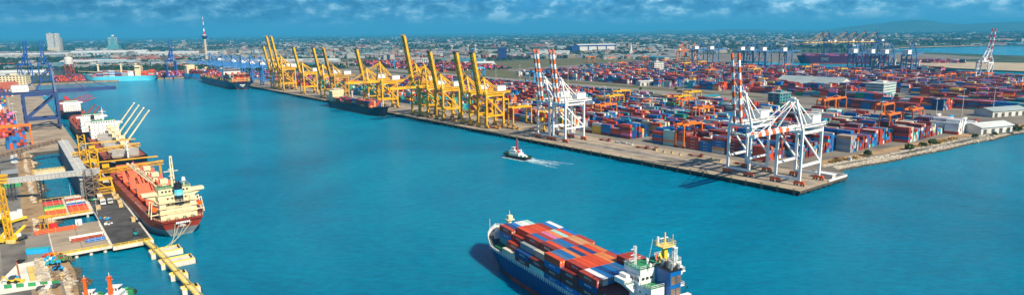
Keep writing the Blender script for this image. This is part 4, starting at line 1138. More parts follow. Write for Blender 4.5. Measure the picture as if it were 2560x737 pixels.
# third ship, stern towards us
b3_rz = AQ; b3c = st(570 + 80, -327, 0)
b3 = thing('general_cargo_ship', 'black hulled cargo ship with broad white superstructure moored below the navy crane', 'ship', b3c, b3_rz)
hull_parts(b3, 160, 26, 10.5, [(1.5, 'rust_red'), (10.5, 'hull_black')], deck='deck_red', stern_w=.9)
house_block(b3, -80 + 6, -80 + 20, 26, 10.5, 28, 'ship_white', wing=True)
m = MB()
for y in (-4, 0, 4):
    for z in (16, 19): m.box((-74.1, y, z), (.15, 2.2, 1.6), 'pale_yellow')
m.build_each('door_panel', b3)
for k in range(3): ship_crane(b3, -48 + k * 36, 0, 10.5, 12, 34, R(-28), R(20), 'rust_red', w=2.6)
for k in range(3):
    MB().bx(-44 + k * 36, -20 + k * 36, -9, 9, 10.5, 13, 'rust_red').build('hatch_cover', b3)
funnel(b3, -76, 0, 14, 27, 'hull_black', 'grey')
# fourth ship farther up the left quay
b4 = thing('general_cargo_ship', 'distant cargo ship with red cranes swung out, beyond the navy crane', 'ship', st(880, -328, 0), AQ)
hull_parts(b4, 150, 24, 10, [(1.5, 'rust_red'), (10, 'hull_black')], deck='deck_red')
house_block(b4, -70, -57, 24, 10, 24, 'ship_white', wing=True)
for k in range(3): ship_crane(b4, -40 + k * 34, 0, 10, 13, 36, R(-60), R(12), 'red', w=2.4)
# black feeder at the yellow cranes: bow towards us
fl_ = 178.0; f_c = st(722 - 90, -11, 0); f_rz = AQ + PI
fd = thing('feeder_ship', 'black feeder container ship with cream superstructure moored under the yellow cranes', 'ship', f_c, f_rz)
hull_parts(fd, fl_, 22, 8.5, [(1.0, 'rust_red'), (8.5, 'hull_black')], deck='deck_green', rake=6, ub=.86)
house_block(fd, -fl_ / 2 + 12, -fl_ / 2 + 25, 22, 8.5, 27, 'cream', wing=True, roof='pale_grey')
funnel(fd, -fl_ / 2 + 8, 0, 12, 24, 'cream')
mast(fd, fl_ / 2 - 12, 0, 11, 9, 'pale_grey', 'foremast', 2)
for k in range(2): ship_crane(fd, -fl_ / 2 + 62 + k * 52, 5, 8.5, 17, 30, R(180), R(5), 'pale_grey', w=2.0)
deck_boxes(f_c, f_rz, -fl_ / 2 + 34, 9, 8, 3.0, ['orange red', 'brick red', 'tan', 'brick red', 'navy'], 10, 21)
# navy container ship past the yellow cranes, stern towards us
nl = 330.0; n_rz = AQ - R(1); n_c = st(1124 + nl / 2, -22, 0)
nvs = thing('container_ship', 'large navy container ship with white superstructure, stern towards us, far up the basin', 'ship', n_c, n_rz)
hull_parts(nvs, nl, 42, 14, [(2.5, 'rust_red'), (14, 'navy_hull')], sheer=3, rake=12, deck='deck_red', stern_w=.95)
house_block(nvs, -nl / 2 + 75, -nl / 2 + 90, 42, 14, 42, 'ship_white', wing=True)
m = MB()
for k in range(20):
    m.box((-nl / 2 + 8 + k * 13.4, 20, 17), (.8, .6, 6), 'pale_yellow'); m.box((-nl / 2 + 8 + k * 13.4, -20, 17), (.8, .6, 6), 'pale_yellow')
m.box((-nl / 2 + 3, 0, 17), (.8, 36, .6), 'pale_yellow'); m.box((-nl / 2 + 3, 0, 20), (.8, 36, .6), 'pale_yellow'); m.build('lashing_bridge', nvs)
name_marks(MB(), Vector((-nl / 2 - .5, 6, 9)), Vector((0, -1, 0)), ((6, 0, 0, 1.0), (3, 3.0, -2.6, .8)), 2.2, 'white', 3).build('ship_name', nvs)
deck_boxes(n_c, n_rz, -nl / 2 + 10, 5, 15, 6.0, ['tan', 'brick red', 'orange red', 'brick red', 'orange', 'cream'], 15, 31)
deck_boxes(n_c, n_rz, -nl / 2 + 100, 13, 15, 2.6, PAL_RED, 15, 32)
# cyan ship behind its bow
c_c = st(1545, -5, 0)
cy_ = thing('container_ship', 'bright blue hulled ship with cream cranes beyond the navy ship bow', 'ship', c_c, AQ + PI + R(18))
hull_parts(cy_, 150, 26, 11, [(2, 'rust_red'), (11, 'cyan_hull')], deck='deck_red')
house_block(cy_, -58, -46, 26, 11, 34, 'cream', wing=True)
for k in range(2): ship_crane(cy_, -20 + k * 40, 0, 11, 18, 34, R(100), R(14), 'cream', w=2.6)
deck_boxes(c_c, AQ + PI + R(18), -30, 7, 9, 4, PAL_RED, 12, 33)
# light blue ship along the far end quay: bow to the left
la, lb2 = gp(207, 205, 0), gp(396, 199.5, 0); l_len = (lb2 - la).length; l_rz = math.atan2((la - lb2).y, (la - lb2).x); l_c = (la + lb2) / 2
lbs = thing('container_ship', 'light blue container ship lying along the far end of the basin', 'ship', (l_c.x, l_c.y, 0), l_rz)
hull_parts(lbs, l_len, 30, 11, [(11, 'light_blue')], sheer=5, rake=10, deck='deck_red', fore=.12)
house_block(lbs, -l_len / 2 + 34, -l_len / 2 + 47, 30, 11, 36, 'cream', wing=True)
mast(lbs, -l_len / 2 + 40, 0, 36, 16, 'rust_red', 'radar_mast')
for x in (.28, -.02, -.22): ship_crane(lbs, l_len * x, 0, 11, 30, 40, R(0), R(4), 'cream', w=3.4)
deck_boxes(l_c, l_rz, -l_len / 2 + 56, int((l_len - 80) / 13.2), 11, 5, ['orange red', 'brick red', 'maroon', 'brick red', 'blue', 'grey', 'white'], 12, 34)
deck_boxes(l_c, l_rz, -l_len / 2 + 12, 2, 11, 5, ['orange red', 'brick red', 'grey'], 12, 35)
# magenta ship in the second basin
oa, ob = gp(1992, 158, 0), gp(2225, 161, 0); o_len = (ob - oa).length; o_rz = math.atan2((ob - oa).y, (ob - oa).x); o_c = (oa + ob) / 2
ones = thing('container_ship', 'huge magenta container ship in the second basin under yellow boomed cranes', 'ship', (o_c.x, o_c.y, 0), o_rz)
hull_parts(ones, o_len, 48, 23, [(3, 'rust_red'), (23, 'magenta_hull')], sheer=4, rake=14, deck='dark_grey', stern_w=.95, ub=.84)
house_block(ones, o_len * .10, o_len * .10 + 15, 48, 23, 56, 'ship_white', wing=True)
letters(MB(), 'ONE', Vector((-o_len * .22, -24.3, 10)), Vector((1, 0, 0)), Vector((0, 0, 1)), 8, 'roof_grey', 1.5).build('ship_lettering', ones)
deck_boxes(o_c, o_rz, -o_len / 2 + 20, int((o_len - 60) / 13.2), 18, 2.4, ['maroon', 'navy', 'pink', 'slate blue', 'brick red'], 24, 36)
# grey ship at the back quay and its boxes
ga = st(390, 1222, 0)
gs = thing('feeder_ship', 'dark hulled ship with white accommodation moored behind the back quay', 'ship', ga, AQ + PI)
hull_parts(gs, 190, 28, 11, [(2, 'rust_red'), (11, 'navy_hull')], deck='deck_red')
house_block(gs, -80, -66, 28, 11, 34, 'cream', wing=True); funnel(gs, -84, 0, 14, 40, 'hull_black', 'crane_yellow')
for k in range(2): ship_crane(gs, -30 + k * 50, 0, 11, 22, 30, R(20), R(20), 'ship_white', w=3)
deck_boxes(ga, AQ + PI, -56, 10, 10, 3, PAL_RED + ['grey', 'cream', 'white'], 12, 37)
# ------------------------------------------------------------ tugs
def tug(label, loc, rz, mastc='red', deckc='deck_green', hullc='black', tall=9.0, sc=1.0, yellow_jib=False):
    t = thing('tug_boat', label, 'tug boat', loc, rz, 'tug boats')
    t.scale = (sc,) * 3
    hull_parts(t, 30, 10, 2.3, [(0.3, 'rust_red'), (2.3, hullc)], sheer=1.2, rake=1.6, ub=.78, stern_w=.85, deck=deckc, fore=.3, bul=.8)
    f = MB()
    for k in range(9):
        u = PI * (k / 8 - .5); f.tube((11.6 + 3.0 * math.cos(u), 4.2 * math.sin(u), 2.7), (11.6 + 3.0 * math.cos(u), 4.2 * math.sin(u), 3.9), .75, 'rubber', 8)
    for x in (-12, -8, -4, 0, 4, 8):
        for sgn in (-1, 1): f.tube((x, sgn * 4.9, 1.3), (x, sgn * 5.2, 1.3), .7, 'rubber', 8)
    f.build_each('fender', t)
    MB().bx(-5, 7, -3.4, 3.4, 2.2, 5.0, 'ship_white').bx(-1, 6, -2.9, 2.9, 5.0, 7.4, 'ship_white').bx(-9, -5, -2.4, 2.4, 2.2, 4.0, 'ship_white').build('cabin', t)
    w = MB().bx(1.4, 5.2, -2.1, 2.1, 7.4, 9.6, 'ship_white').bx(1.1, 5.5, -2.4, 2.4, 9.6, 9.8, 'ship_white'); wh = w.build('wheelhouse', t)
    g = MB(); windows(g, 5.22, -1.9, 1.9, 8.8, 4, .8, .9); windows(g, 1.38, -1.9, 1.9, 8.8, 3, .8, .9)
    for y in (2.12, -2.12): windows(g, y, 1.6, 5.0, 8.8, 4, .7, .9, side='y')
    for y in (2.92, -2.92): windows(g, y, -.6, 5.6, 6.3, 5, .6, .6, side='y')
    for y in (3.42, -3.42): windows(g, y, -4.6, 6.6, 3.7, 6, .6, .6, side='y')
    windows(g, 6.02, -2.4, 2.4, 6.3, 3, .7, .7); g.build_each('window', t)
    m = MB(); m.bar((-.2, 0, 5), (-.2, 0, 7.4 + tall), 1.5, 1.5, mastc, 1.0, 1.0); m.box((-.2, 0, 7.4 + tall), (1.6, 1.6, .5), mastc); m.tube((-.2, 0, 7.4 + tall), (-.2, 0, 9.4 + tall), .12, 'white', 6); m.box((-.2, 0, 6.2 + tall), (.3, 3.2, .25), mastc); m.build('mast', t)
    for sgn in (1, -1): MB().tube((-3.2, sgn * 2, 5), (-3.2, sgn * 2, 8.2), .75, mastc if sgn > 0 else 'ship_white', 8).build('exhaust_stack', t)
    m = MB(); m.box((9, 0, 3.4), (1.8, 2.6, 1.4), 'yellow'); m.box((-11, 0, 3.0), (2, 2.2, 1.2), 'ship_white'); m.build('winch', t)
    r = MB(); railing(r, [(5.8, 2.8, 5.0), (6.8, 3.3, 5.0), (6.8, -3.3, 5.0), (5.8, -2.8, 5.0)], 1.0, 'ship_white', 1.2); railing(r, [(-4.8, 3.3, 5.0), (-.8, 3.3, 5.0)], 1.0, 'ship_white', 1.2); railing(r, [(-4.8, -3.3, 5.0), (-4.8, 3.3, 5.0)], 1.0, 'ship_white', 1.2); r.build('railing', t)
    return t
ta, tb = gp(1335, 402, 0), gp(1252, 388, 0)
trz = math.atan2((tb - ta).y, (tb - ta).x); tug('white tug with red funnel mast and black hull steaming across the basin', (ta + tb) / 2, trz, 'red', sc=.93)
tcn_ = (ta + tb) / 2
# foam: bow wave and the long trail
wk = MB(); q = random.Random(3); dv = Vector((math.cos(trz), math.sin(trz), 0)); pv_ = Vector((-math.sin(trz), math.cos(trz), 0))
def foam_bit(x, y, ln, w):
    c = tcn_ + dv * x + pv_ * y; c.z = .08 + q.random() * .05
    wk.add([c - dv * ln + pv_ * q.uniform(-w, w) * .5, c - pv_ * w, c + dv * ln + pv_ * q.uniform(-w, w) * .5, c + pv_ * w], [(0, 1, 2, 3)], 'foam')
for sgn in (1, -1):
    for k in range(420):
        x = q.uniform(-14, 12.5); foam_bit(x, sgn * (4.6 + (12.5 - x) * .07 + abs(q.gauss(0, .55))), q.uniform(.4, 1.5), q.uniform(.12, .4))
    for k in range(230):
        f = q.random() ** 1.25; foam_bit(-14 - f * 38, sgn * (4.4 + f * 5.5 + q.gauss(0, .35 + .6 * f)), q.uniform(.5, 2.2), q.uniform(.06, .22) * (1.15 - f * .85))
for k in range(520):
    f = q.random() ** 1.6; foam_bit(-14 - f * 32, q.gauss(0, 1.5 + 1.3 * f), q.uniform(.4, 1.8), q.uniform(.10, .38) * (1.1 - f * .8))
tag(wk.build('foam'), 'white bow wave and wake trailing behind the steaming tug', 'foam', kind='stuff')
tug('moored tug with orange and yellow mast and round green foredeck, right one of two', gp(284, 774, 0), R(97), 'signal_orange', 'green', 'green', tall=8, sc=.9)
tug('moored tug with thin orange mast, left one of two at the lower edge', gp(222, 778, 0), R(104), 'signal_orange', 'green', 'green', tall=10, sc=.78)
# ------------------------------------------------------------ left side: jetty, bridges, yard
def frame_thing(name, label, cat, s, t, z=0.0, rz=0.0, group=None): return thing(name, label, cat, st(s, t, z), AQ + rz, group)
# in these frames local x runs up the quay (s) and local y runs seaward on the left side when rz = PI (so use AQ + PI: x = -s, y = +t)
def L2(s, t, z=0.0): return st(s, t, z)
def sbox(m, s0, s1, t0, t1, z0, z1, k):
    c = st((s0 + s1) / 2, (t0 + t1) / 2, (z0 + z1) / 2); return m.box(c, (s1 - s0, t1 - t0, z1 - z0), k, AQ)
def pile_set(parent, pts, r=.55, c='concrete_dark', z1=1.6):
    base = MB().tube((0, 0, -1.2), (0, 0, z1), r, c, 8).build('pile', parent); base.location = pts[0]
    for p in pts[1:]: o = base.copy(); COL.objects.link(o); o.parent = parent; o.location = p
# black topped jetty
j = MB(); sbox(j, 163, 521, -360, -342, 1.4, QZ + .01, 'concrete_pale'); struct(j.build('jetty'))
struct(sheet('jetty_paving', [(163.5, -359.6), (163.5, -343), (520.5, -343), (520.5, -359.6)], QZ + .03, 'coal_deck'))
jp = thing('jetty_substructure', 'rows of concrete piles carrying the black topped jetty', 'piling')
pile_set(jp, [st(s, t, 0) for s in range(165, 330, 7) for t in (-343.4, -358.6)])

f = MB()
for k in range(24): sbox(f, 168 + k * 8, 169.4 + k * 8, -342.2, -341.5, -.6, 2.6, 'rubber')
f.build_each('fender', jp)
def yellow_rail(name, label, pts, z, step=3.0, h=1.3):
    m = MB()
    for p, q in zip(pts, pts[1:]):
        a, b = st(*p, z), st(*q, z); n = max(1, int((b - a).length / step))
        for k in (.5, 1.0): m.bar(a + Vector((0, 0, h * k)), b + Vector((0, 0, h * k)), .16, .16, 'yellow')
        m.bar(a + Vector((0, 0, .2)), b + Vector((0, 0, .2)), .2, .25, 'yellow')
        for k in range(n + 1): c = a.lerp(b, k / n); m.bar(c, c + Vector((0, 0, h)), .22, .22, 'yellow')
    return tag(m.build(name), label, 'railing', 'yellow railings of the left jetty')
# concrete platform at the near end
pl = MB(); sbox(pl, 166, 222, -384, -360, 1.9, QZ + .012, 'concrete_pale'); struct(pl.build('loading_platform'))
sheet('loading_platform_paving', [(167, -383.5), (167, -360.6), (221.5, -360.6), (221.5, -383.5)], QZ + .04, 'concrete')
sp_ = MB()
for a in (183, 203): sbox(sp_, a, a + .25, -383, -360.8, QZ + .045, QZ + .06, 'dark_grey')
sbox(sp_, 167, 221, -372.1, -371.9, QZ + .045, QZ + .06, 'dark_grey')
struct(sp_.build('paving_joint'))
pp = thing('platform_substructure', 'concrete supports under the pale loading platform', 'piling')
pile_set(pp, [st(s, t, 0) for s in (167.5, 200) for t in (-381, -375, -369, -363)], .8, 'concrete_pale', 1.95)
yellow_rail('railing', 'yellow railing along the near edge of the pale loading platform', [(166.3, -383.6), (166.3, -361)], QZ)
yellow_rail('railing', 'yellow railing across the near end of the black jetty', [(163.4, -359.8), (163.4, -342.6)], QZ)
cb = MB()
for k in range(13): sbox(cb, 168 + k * 3.6, 170 + k * 3.6, -360.9, -360.4, QZ + .02, QZ + .75, 'white' if k % 2 else 'concrete_pale')
cb.build_each('block', thing('kerb_barrier', 'low white and grey kerb blocks between platform and jetty', 'barrier'))
# bundle bridge and service bridges
def bridge(s0, s1, t0, t1, label, rail=True):
    t = thing('access_bridge', label, 'bridge'); m = MB(); sbox(m, s0, s1, t0, t1, 1.9, QZ + .013, 'concrete_pale'); m.build('deck', t)
    for a in (s0, s1):
        q = MB(); p0, p1 = st(a, t0, QZ), st(a, t1, QZ); n = int((p1 - p0).length / 2.4)
        for h in (.2, .75, 1.3): q.bar(p0 + Vector((0, 0, h)), p1 + Vector((0, 0, h)), .16, .16, 'yellow')
        for k in range(n + 1): c = p0.lerp(p1, k / n); q.bar(c, c + Vector((0, 0, 1.3)), .22, .22, 'yellow')
        q.build('railing', t)
    pile_set(t, [st(a, b, 0) for a in (s0 + 1, s1 - 1) for b in (t0 + 4, t1 - 3)], .7, 'concrete_pale', 1.95)
    return t
bridge(248, 297, -384, -360, 'wide concrete bridge with yellow railings stacked with coloured pipe bundles')
bridge(404, 416, -384, -360, 'narrow bridge with yellow railings under the long grey conveyor')
q = random.Random(8)
bund = [(251, 'orange red', 5), (255.5, 'green2', 3), (260, 'orange red', 4), (265, 'lime', 3), (270, 'green2', 3), (275, 'red', 4), (281, 'rust', 4), (287, 'dark', 5)]
PIPEC = {'orange red': 'hatch_red', 'green2': 'green', 'lime': 'lime', 'red': 'red', 'rust': 'rust_red', 'dark': 'black', 'blue': 'funnel_blue', 'grey': 'pale_grey', 'white': 'ship_white'}
def pipes(s, t0, t1, c, n, label):
    m = MB()
    for k in range(n):
        for r in range(2): 
            a, b = st(s + (k - n / 2) * .95, t0, QZ + .5 + r * .85), st(s + (k - n / 2) * .95, t1, QZ + .5 + r * .85); m.tube(a, b, .46, PIPEC[c], 8)
    for tt in (t0 + 1.5, (t0 + t1) / 2, t1 - 1.5): sbox(m, s - n * .5 - .3, s + n * .5, tt - .1, tt + .1, QZ + .04, QZ + 2, 'timber')
    return tag(m.build('pipe_bundle'), label, 'pipes', 'pipe bundles on the jetty bridges')
cn = {'orange red': 'orange red', 'green2': 'green', 'lime': 'lime green', 'red': 'red', 'rust': 'rust red', 'dark': 'black', 'blue': 'blue', 'grey': 'pale grey', 'white': 'white'}
for (s, a, b), i in zip(((252, 'orange red', 'orange red'), (258, 'orange red', 'orange red'), (264, 'lime', 'red'), (270.5, 'green2', 'blue'), (277, 'rust', 'grey'), (284, 'red', 'rust'), (291, 'dark', 'grey')), range(7)):
    pipes(s, -383, -373, a, 5, '%s pipe bundle, %s pile on the shore half of the wide bridge' % (cn[a], ordn(i)))
    pipes(s, -371.5, -362, b, 5, '%s pipe bundle, %s pile on the jetty half of the wide bridge' % (cn[b], ordn(i)))
pipes(214, -390, -371, 'orange red', 3, 'long orange pipes lying at the back of the loading platform')
pipes(190, -376, -361.5, 'white', 3, 'long white and blue topped pipes in the middle of the platform')
pipes(186, -375.5, -362, 'rust', 2, 'rusty red pipes in front of the white ones on the platform')
pipes(180, -370, -361.5, 'blue', 2, 'short blue pipes nearest the platform edge')
b = MB(); sbox(b, 218, 222, -383, -379.5, QZ + .02, QZ + 3, 'red'); tag(b.build('equipment_box'), 'red steel box at the shore corner of the platform', 'box')
b = MB(); sbox(b, 219, 221.5, -371, -368, QZ + .02, QZ + 3, 'ship_white'); sbox(b, 218.9, 218.98, -370.4, -369.6, QZ + .2, QZ + 2.2, 'grey'); tag(b.build('site_cabin'), 'white cabin on the back edge of the platform', 'cabin')

# gallery over the jetty
g = thing('conveyor_gallery', 'long grey clad conveyor gallery standing along the jetty', 'conveyor building')

mat('cladding', (0.17, 0.19, 0.19), 0.7, var=.22, scale=.18, grime=.35)
GS, GT = -7, -0.3
def sbox(m, s0, s1, t0, t1, z0, z1, k, _f=sbox): return _f(m, s0 + GS, s1 + GS, t0 + GT, t1 + GT, z0, z1, k)
m = MB(); sbox(m, 292, 492, -361.8, -355.4, 5.0, 16.0, 'cladding')
for k in range(50):
    sbox(m, 293 + k * 4, 293.5 + k * 4, -362.2, -361.8, -1.0, 15.9, 'grey'); sbox(m, 293 + k * 4, 293.4 + k * 4, -355.4, -355.05, 3.3, 15.9, 'grey')
for z in (8, 11, 14): sbox(m, 292, 492, -362.05, -361.82, z, z + .25, 'pale_grey')
m.build('wall', g)
m = MB(); sbox(m, 291, 493, -362.2, -355.0, 16.02, 16.6, 'pale_grey'); sbox(m, 291, 493, -359.4, -358.4, 16.61, 16.95, 'concrete_pale')
for k in range(34): sbox(m, 294 + k * 6, 294.2 + k * 6, -362.5, -354.7, 16.6, 16.7, 'grey')
m.build('roof', g)
m = MB()
for k in range(41):
    sbox(m, 292.4 + k * 4.95, 293.1 + k * 4.95, -361.6, -361.0, -1, 5.0, 'steel'); sbox(m, 292.4 + k * 4.95, 293.1 + k * 4.95, -356, -355.5, 3.2, 5.0, 'steel')
m.build('support_frame', g)
sbox = sbox.__defaults__[0]
t = thing('transfer_tower', 'rusty lattice transfer tower at the near end of the grey gallery', 'tower')
m = MB(); p = st(281, -356.5, QZ); m.truss(p, p + Vector((0, 0, 20)), 5.5, 5.5, 'brown_steel', 9, .34); m.build('lattice', t)
m = MB(); m.box(p + Vector((0, 0, 18)), (5.8, 5.8, 3.6), 'grey', AQ); m.build('head_house', t)
m = MB()
for k in range(4): z = QZ + 3.5 + k * 4; m.box((p.x, p.y, z), (5.9, 5.9, .15), 'steel', AQ); m.bar((p.x - 2.6, p.y - 3.2, z - 3.5), (p.x + 2.6, p.y - 3.2, z), .6, .15, 'pale_grey')
m.build('stair', t)
t = thing('conveyor_bridge', 'long pale grey enclosed conveyor rising from the left edge to the tower', 'conveyor')
a, b = gp(-60, 462, 14), p + QV * 4 + Vector((0, 0, 18)); b.z = QZ + 18.2
m = MB(); m.bar(a, b, 3.8, 3.0, 'pale_grey'); m.bar(a + Vector((0, 0, 1.6)), b + Vector((0, 0, 1.6)), 4.1, .3, 'roof_pale')
for k in range(30): c = a.lerp(b, k / 30); c2 = a.lerp(b, k / 30 + .003); m.bar(c, c2, 4.0, 3.2, 'grey')
m.build('gallery', t)
for kf in (.28, .52): c = a.lerp(b, kf); m = MB(); m.truss((c.x, c.y, QZ - 2), (c.x, c.y, c.z - 1.8), 2.6, 2.6, 'dark_grey', 5, .35); m.build('trestle', t)
t = thing('conveyor_bridge', 'brown open lattice conveyor reaching the far end of the grey gallery', 'conveyor')
a, b = gp(-40, 398, 9), st(486, -360, 17); m = MB(); m.truss(a, b, 3, 3.4, 'brown_steel', 34, .42); m.bar(a, b, 1.6, .6, 'dark_grey'); m.build('lattice', t)
c = a.lerp(b, .45); m = MB(); m.truss((c.x, c.y, QZ), (c.x, c.y, c.z - 1.6), 2.2, 2.2, 'brown_steel', 4, .3); m.build('trestle', t)

def shiploader(s, lab, boomz=19.0, blen=40.0, ang=0.0):
    t = thing('ship_loader', lab, 'ship loader', st(s, -350, QZ), AQ + PI, 'yellow ship loaders on the jetty')   # y = seaward
    Y = 'crane_yellow'
    for x in (-5, 5):
        for y in (-4.5, 6.5): MB().bar((x, y, 0.6), (x * .7, y * .8, 9.5), .9, .9, Y if y < 0 else Y).build('leg', t)
    m = MB()
    for x in (-5, 5): m.box((x, 1, 4.4), (.8, 11, .9), Y); m.bar((x, 6.4, 1), (x * .7, -3.6, 9.4), .4, .4, Y); m.box((x, 1, .7), (1.2, 13, 1.0), 'ochre')
    m.box((0, 1, 9.6), (8.5, 10.5, 1.1), Y); m.build('portal', t)
    MB().truss((0, -2.5, 10), (0, -2.5, 30), 5.4, 4.4, Y, 6, .46).build('tower', t)
    ca, sa = math.cos(ang), math.sin(ang)
    MB().truss((0, -9, boomz - 4), (0, blen * ca, boomz - 4 + blen * sa), 2.6, 2.2, Y, 20, .34).bar((0, -9, boomz - 4), (0, blen * ca, boomz - 4 + blen * sa), 1.1, .5, 'ochre').build('boom', t)
    m = MB(); m.bar((-1.3, -2, boomz + 3), (-1.3, blen * ca * .92, boomz + .5 + blen * sa), .4, .4, Y); m.bar((1.3, -2, boomz + 3), (1.3, blen * ca * .92, boomz + .5 + blen * sa), .4, .4, Y); m.build('boom_tie', t)
    m = MB(); m.bar((0, blen * ca * .94, boomz - 4), (0, blen * ca * .94, boomz - 12), 1.5, 1.5, 'ochre'); m.build('spout', t)
    MB().box((0, 3.6, boomz), (3, 4, 2.4), Y).box((0, 5.62, boomz), (3.4, .06, 1.4), 'glass').build('machinery_house', t)
shiploader(298, 'yellow lattice ship loader nearer the red bulk carrier', 18, 38, R(3)); shiploader(378, 'yellow lattice ship loader farther up the jetty by the grey gallery', 20, 36, R(4))

# dolphins and the yellow walkway
def dolphin(s0, s1, t0, t1, lab):
    t = thing('mooring_dolphin', lab, 'dolphin', (0, 0, 0), 0, 'concrete mooring dolphins off the jetty')
    m = MB(); sbox(m, s0, s1, t0, t1, -.9, QZ - .8, 'concrete_pale'); m.build('concrete_cap', t)
    m = MB(); sbox(m, s0 + .2, s0 + .5, t0 + .2, t1 - .2, QZ - .8, QZ - .3, 'yellow'); sbox(m, s1 - .5, s1 - .2, t0 + .2, t1 - .2, QZ - .8, QZ - .3, 'yellow'); m.build('kerb', t)
    m = MB()
    for ds in (.35, .7): c = st(s0 + (s1 - s0) * ds, t1 - 1.2, QZ - .8); m.tube(c, c + Vector((0, 0, .9)), .35, 'black', 8, .5)
    m.build('bollard', t)
    m = MB(); sbox(m, s0 + .8, s0 + 2, t1, t1 + .6, -.5, 1.9, 'rubber'); sbox(m, s1 - 2, s1 - .8, t1, t1 + .6, -.5, 1.9, 'rubber'); m.build('fender', t)
dolphin(140, 148, -347, -333, 'broad concrete dolphin nearest the jetty end'); dolphin(121, 129, -346, -331.5, 'broad concrete dolphin, second from the jetty end')
dolphin(102.5, 107, -345.5, -338.5, 'small concrete dolphin, third from the jetty end'); dolphin(82, 86.5, -345, -338, 'small concrete dolphin at the lower frame edge, fourth from the jetty')
wp = [(163, -345.6), (148, -344.2), (129, -343.2), (107, -342.6), (86.5, -342), (60, -341)]
w = thing('walkway', 'yellow steel walkway linking the dolphins to the jetty end', 'walkway')
for (p0, p1) in zip(wp, wp[1:]):
    a, b = st(*p0, QZ - .35), st(p1[0] - 1.2, p1[1], QZ - .35); m = MB(); m.bar(a, b, 2.2, .5, 'pale_yellow')
    d = (b - a).normalized(); sd_ = Vector((-d.y, d.x, 0))
    for sg in (-1, 1):
        m.bar(a + sd_ * sg * 1.1 + Vector((0, 0, 1.1)), b + sd_ * sg * 1.1 + Vector((0, 0, 1.1)), .18, .18, 'yellow')
        n = 8
        for k in range(n + 1): c = a.lerp(b, k / n) + sd_ * sg * 1.1; m.bar(c, c + Vector((0, 0, 1.1)), .15, .15, 'yellow')
    m.build('span', w)
for k, (tt, sx) in enumerate(((-2.5, -335), (0, -336.5), (3.5, -336), (7, -338))):
    a = stern + Vector((0, 0, 9.2)) + QV * tt * 1.0 + QU * 2; b = st(146.5, sx - 2, QZ - .2); m = MB(); pr_ = a
    for i in range(1, 9):
        f_ = i / 8; c = a.lerp(b, f_); c.z -= 2.2 * math.sin(PI * f_); m.tube(pr_, c, .14, 'rope', 5); pr_ = c
    tag(m.build('mooring_rope'), '%s mooring rope from the red ship stern down to the first dolphin' % ORD[k], 'rope', 'mooring ropes of the red bulk carrier')

# vehicles -----------------------------------------------------------
def wheels(t, xs, y, r=.5, w=.35):
    for x in xs:
        for sg in (-1, 1): MB().tube((x, sg * y - w / 2, r), (x, sg * y + w / 2, r), r, 'rubber', 10).build('wheel', t)
def truck(lab, cab='ship_white', load=None, loc=(0, 0, 0), rz=0, ln=9.0, group='trucks on the jetty', lh=2.2):
    t = thing('truck', lab, 'truck', loc, rz, group)
    MB().bx(ln / 2 - 2.2, ln / 2, -1.2, 1.2, .7, 2.9, cab).bx(ln / 2 - 2.0, ln / 2 - .3, -1.15, 1.15, 2.9, 3.15, cab).build('cab', t)
    MB().bx(ln / 2 - .01, ln / 2 + .03, -1.05, 1.05, 1.8, 2.6, 'glass').bx(ln / 2 - 1.4, ln / 2 - .4, 1.19, 1.23, 1.8, 2.5, 'glass').bx(ln / 2 - 1.4, ln / 2 - .4, -1.23, -1.19, 1.8, 2.5, 'glass').build('window', t)
    MB().bx(-ln / 2, ln / 2 - 2.4, -1.2, 1.2, .8, 1.15, 'dark_grey').build('flatbed', t)
    wheels(t, (ln / 2 - 1.2, -ln / 2 + 1.2, -ln / 2 + 2.5), 1.05)
    if load: MB().bx(-ln / 2 + .1, ln / 2 - 2.7, -1.15, 1.15, 1.16, 1.16 + lh, load).bx(-ln / 2 + .1, ln / 2 - 2.7, -1.2, 1.2, 1.16 + lh * .45, 1.16 + lh * .5, 'steel').build('cargo_body', t)
    return t
for px, py, c, ld, lab, sc in ((236, 474, 'ship_white', 'cargo', 'white lorry with tan load nearest the gallery tower', 1), (262, 462, 'ship_white', 'cargo', 'lorry with tan load close beside the red ship, farther one', 1), (270, 472, 'ship_white', 'cargo', 'lorry with tan load close beside the red ship, nearer one', 1),
                           (249, 497, 'ship_white', 'cargo', 'tan loaded lorry beside the wide pipe bridge', 1), (256, 509, 'white', 'cargo', 'white cab lorry with yellow tan crates beyond the lamp post', 1), (274, 506, 'pale_grey', None, 'empty flatbed lorry with grey deck on the black jetty', 1)):
    p = gp(px, py, QZ + .03); tr = truck(lab, c, ld, p, AQ + PI); tr.scale = (1.25, 1.15, 1.15)
def crates(px, py, n, lab, c='cargo'):
    p = gp(px, py, QZ + .03); m = MB()
    m.box((p.x, p.y, QZ + .04 + 1.1), (3.6, 2.2, 2.2), c, AQ); m.box((p.x, p.y, QZ + .04 + 2.27), (3.7, 2.3, .1), 'timber', AQ); m.box((p.x, p.y, QZ + 1.2), (3.64, 2.24, .15), 'timber', AQ)
    tag(m.build('cargo_crate') , lab, 'crate', 'tan cargo crates on the jetty')
for px, py, lab in ((284, 488, 'tan crate against the ship side, farthest'), (292, 494, 'tan crate beside the ship, second'), (299, 508, 'tan crate pile left of the ship, third'), (302, 516, 'tan crate, nearest of the ship side crates'), (334, 552, 'single tall tan crate standing alone near the jetty end'), (288, 496, 'reddish tan crate between the others beside the ship'), (246, 522, 'tan crate stack beside the jetty lamp post')):
    crates(px, py, 2, lab)
def heap(px, py, c, lab, r=2.0, n=14):
    p = gp(px, py, QZ + .03); q = random.Random(int(px)); m = MB()
    for k in range(n): m.box((p.x + q.gauss(0, r * .5), p.y + q.gauss(0, r * .5), QZ + .3 + abs(q.gauss(0, .6))), (q.uniform(.5, 1.6), q.uniform(.5, 1.4), q.uniform(.4, 1.2)), c if isinstance(c, str) else q.choice(c), q.random() * 3)
    tag(m.build('scrap_heap'), lab, 'heap')
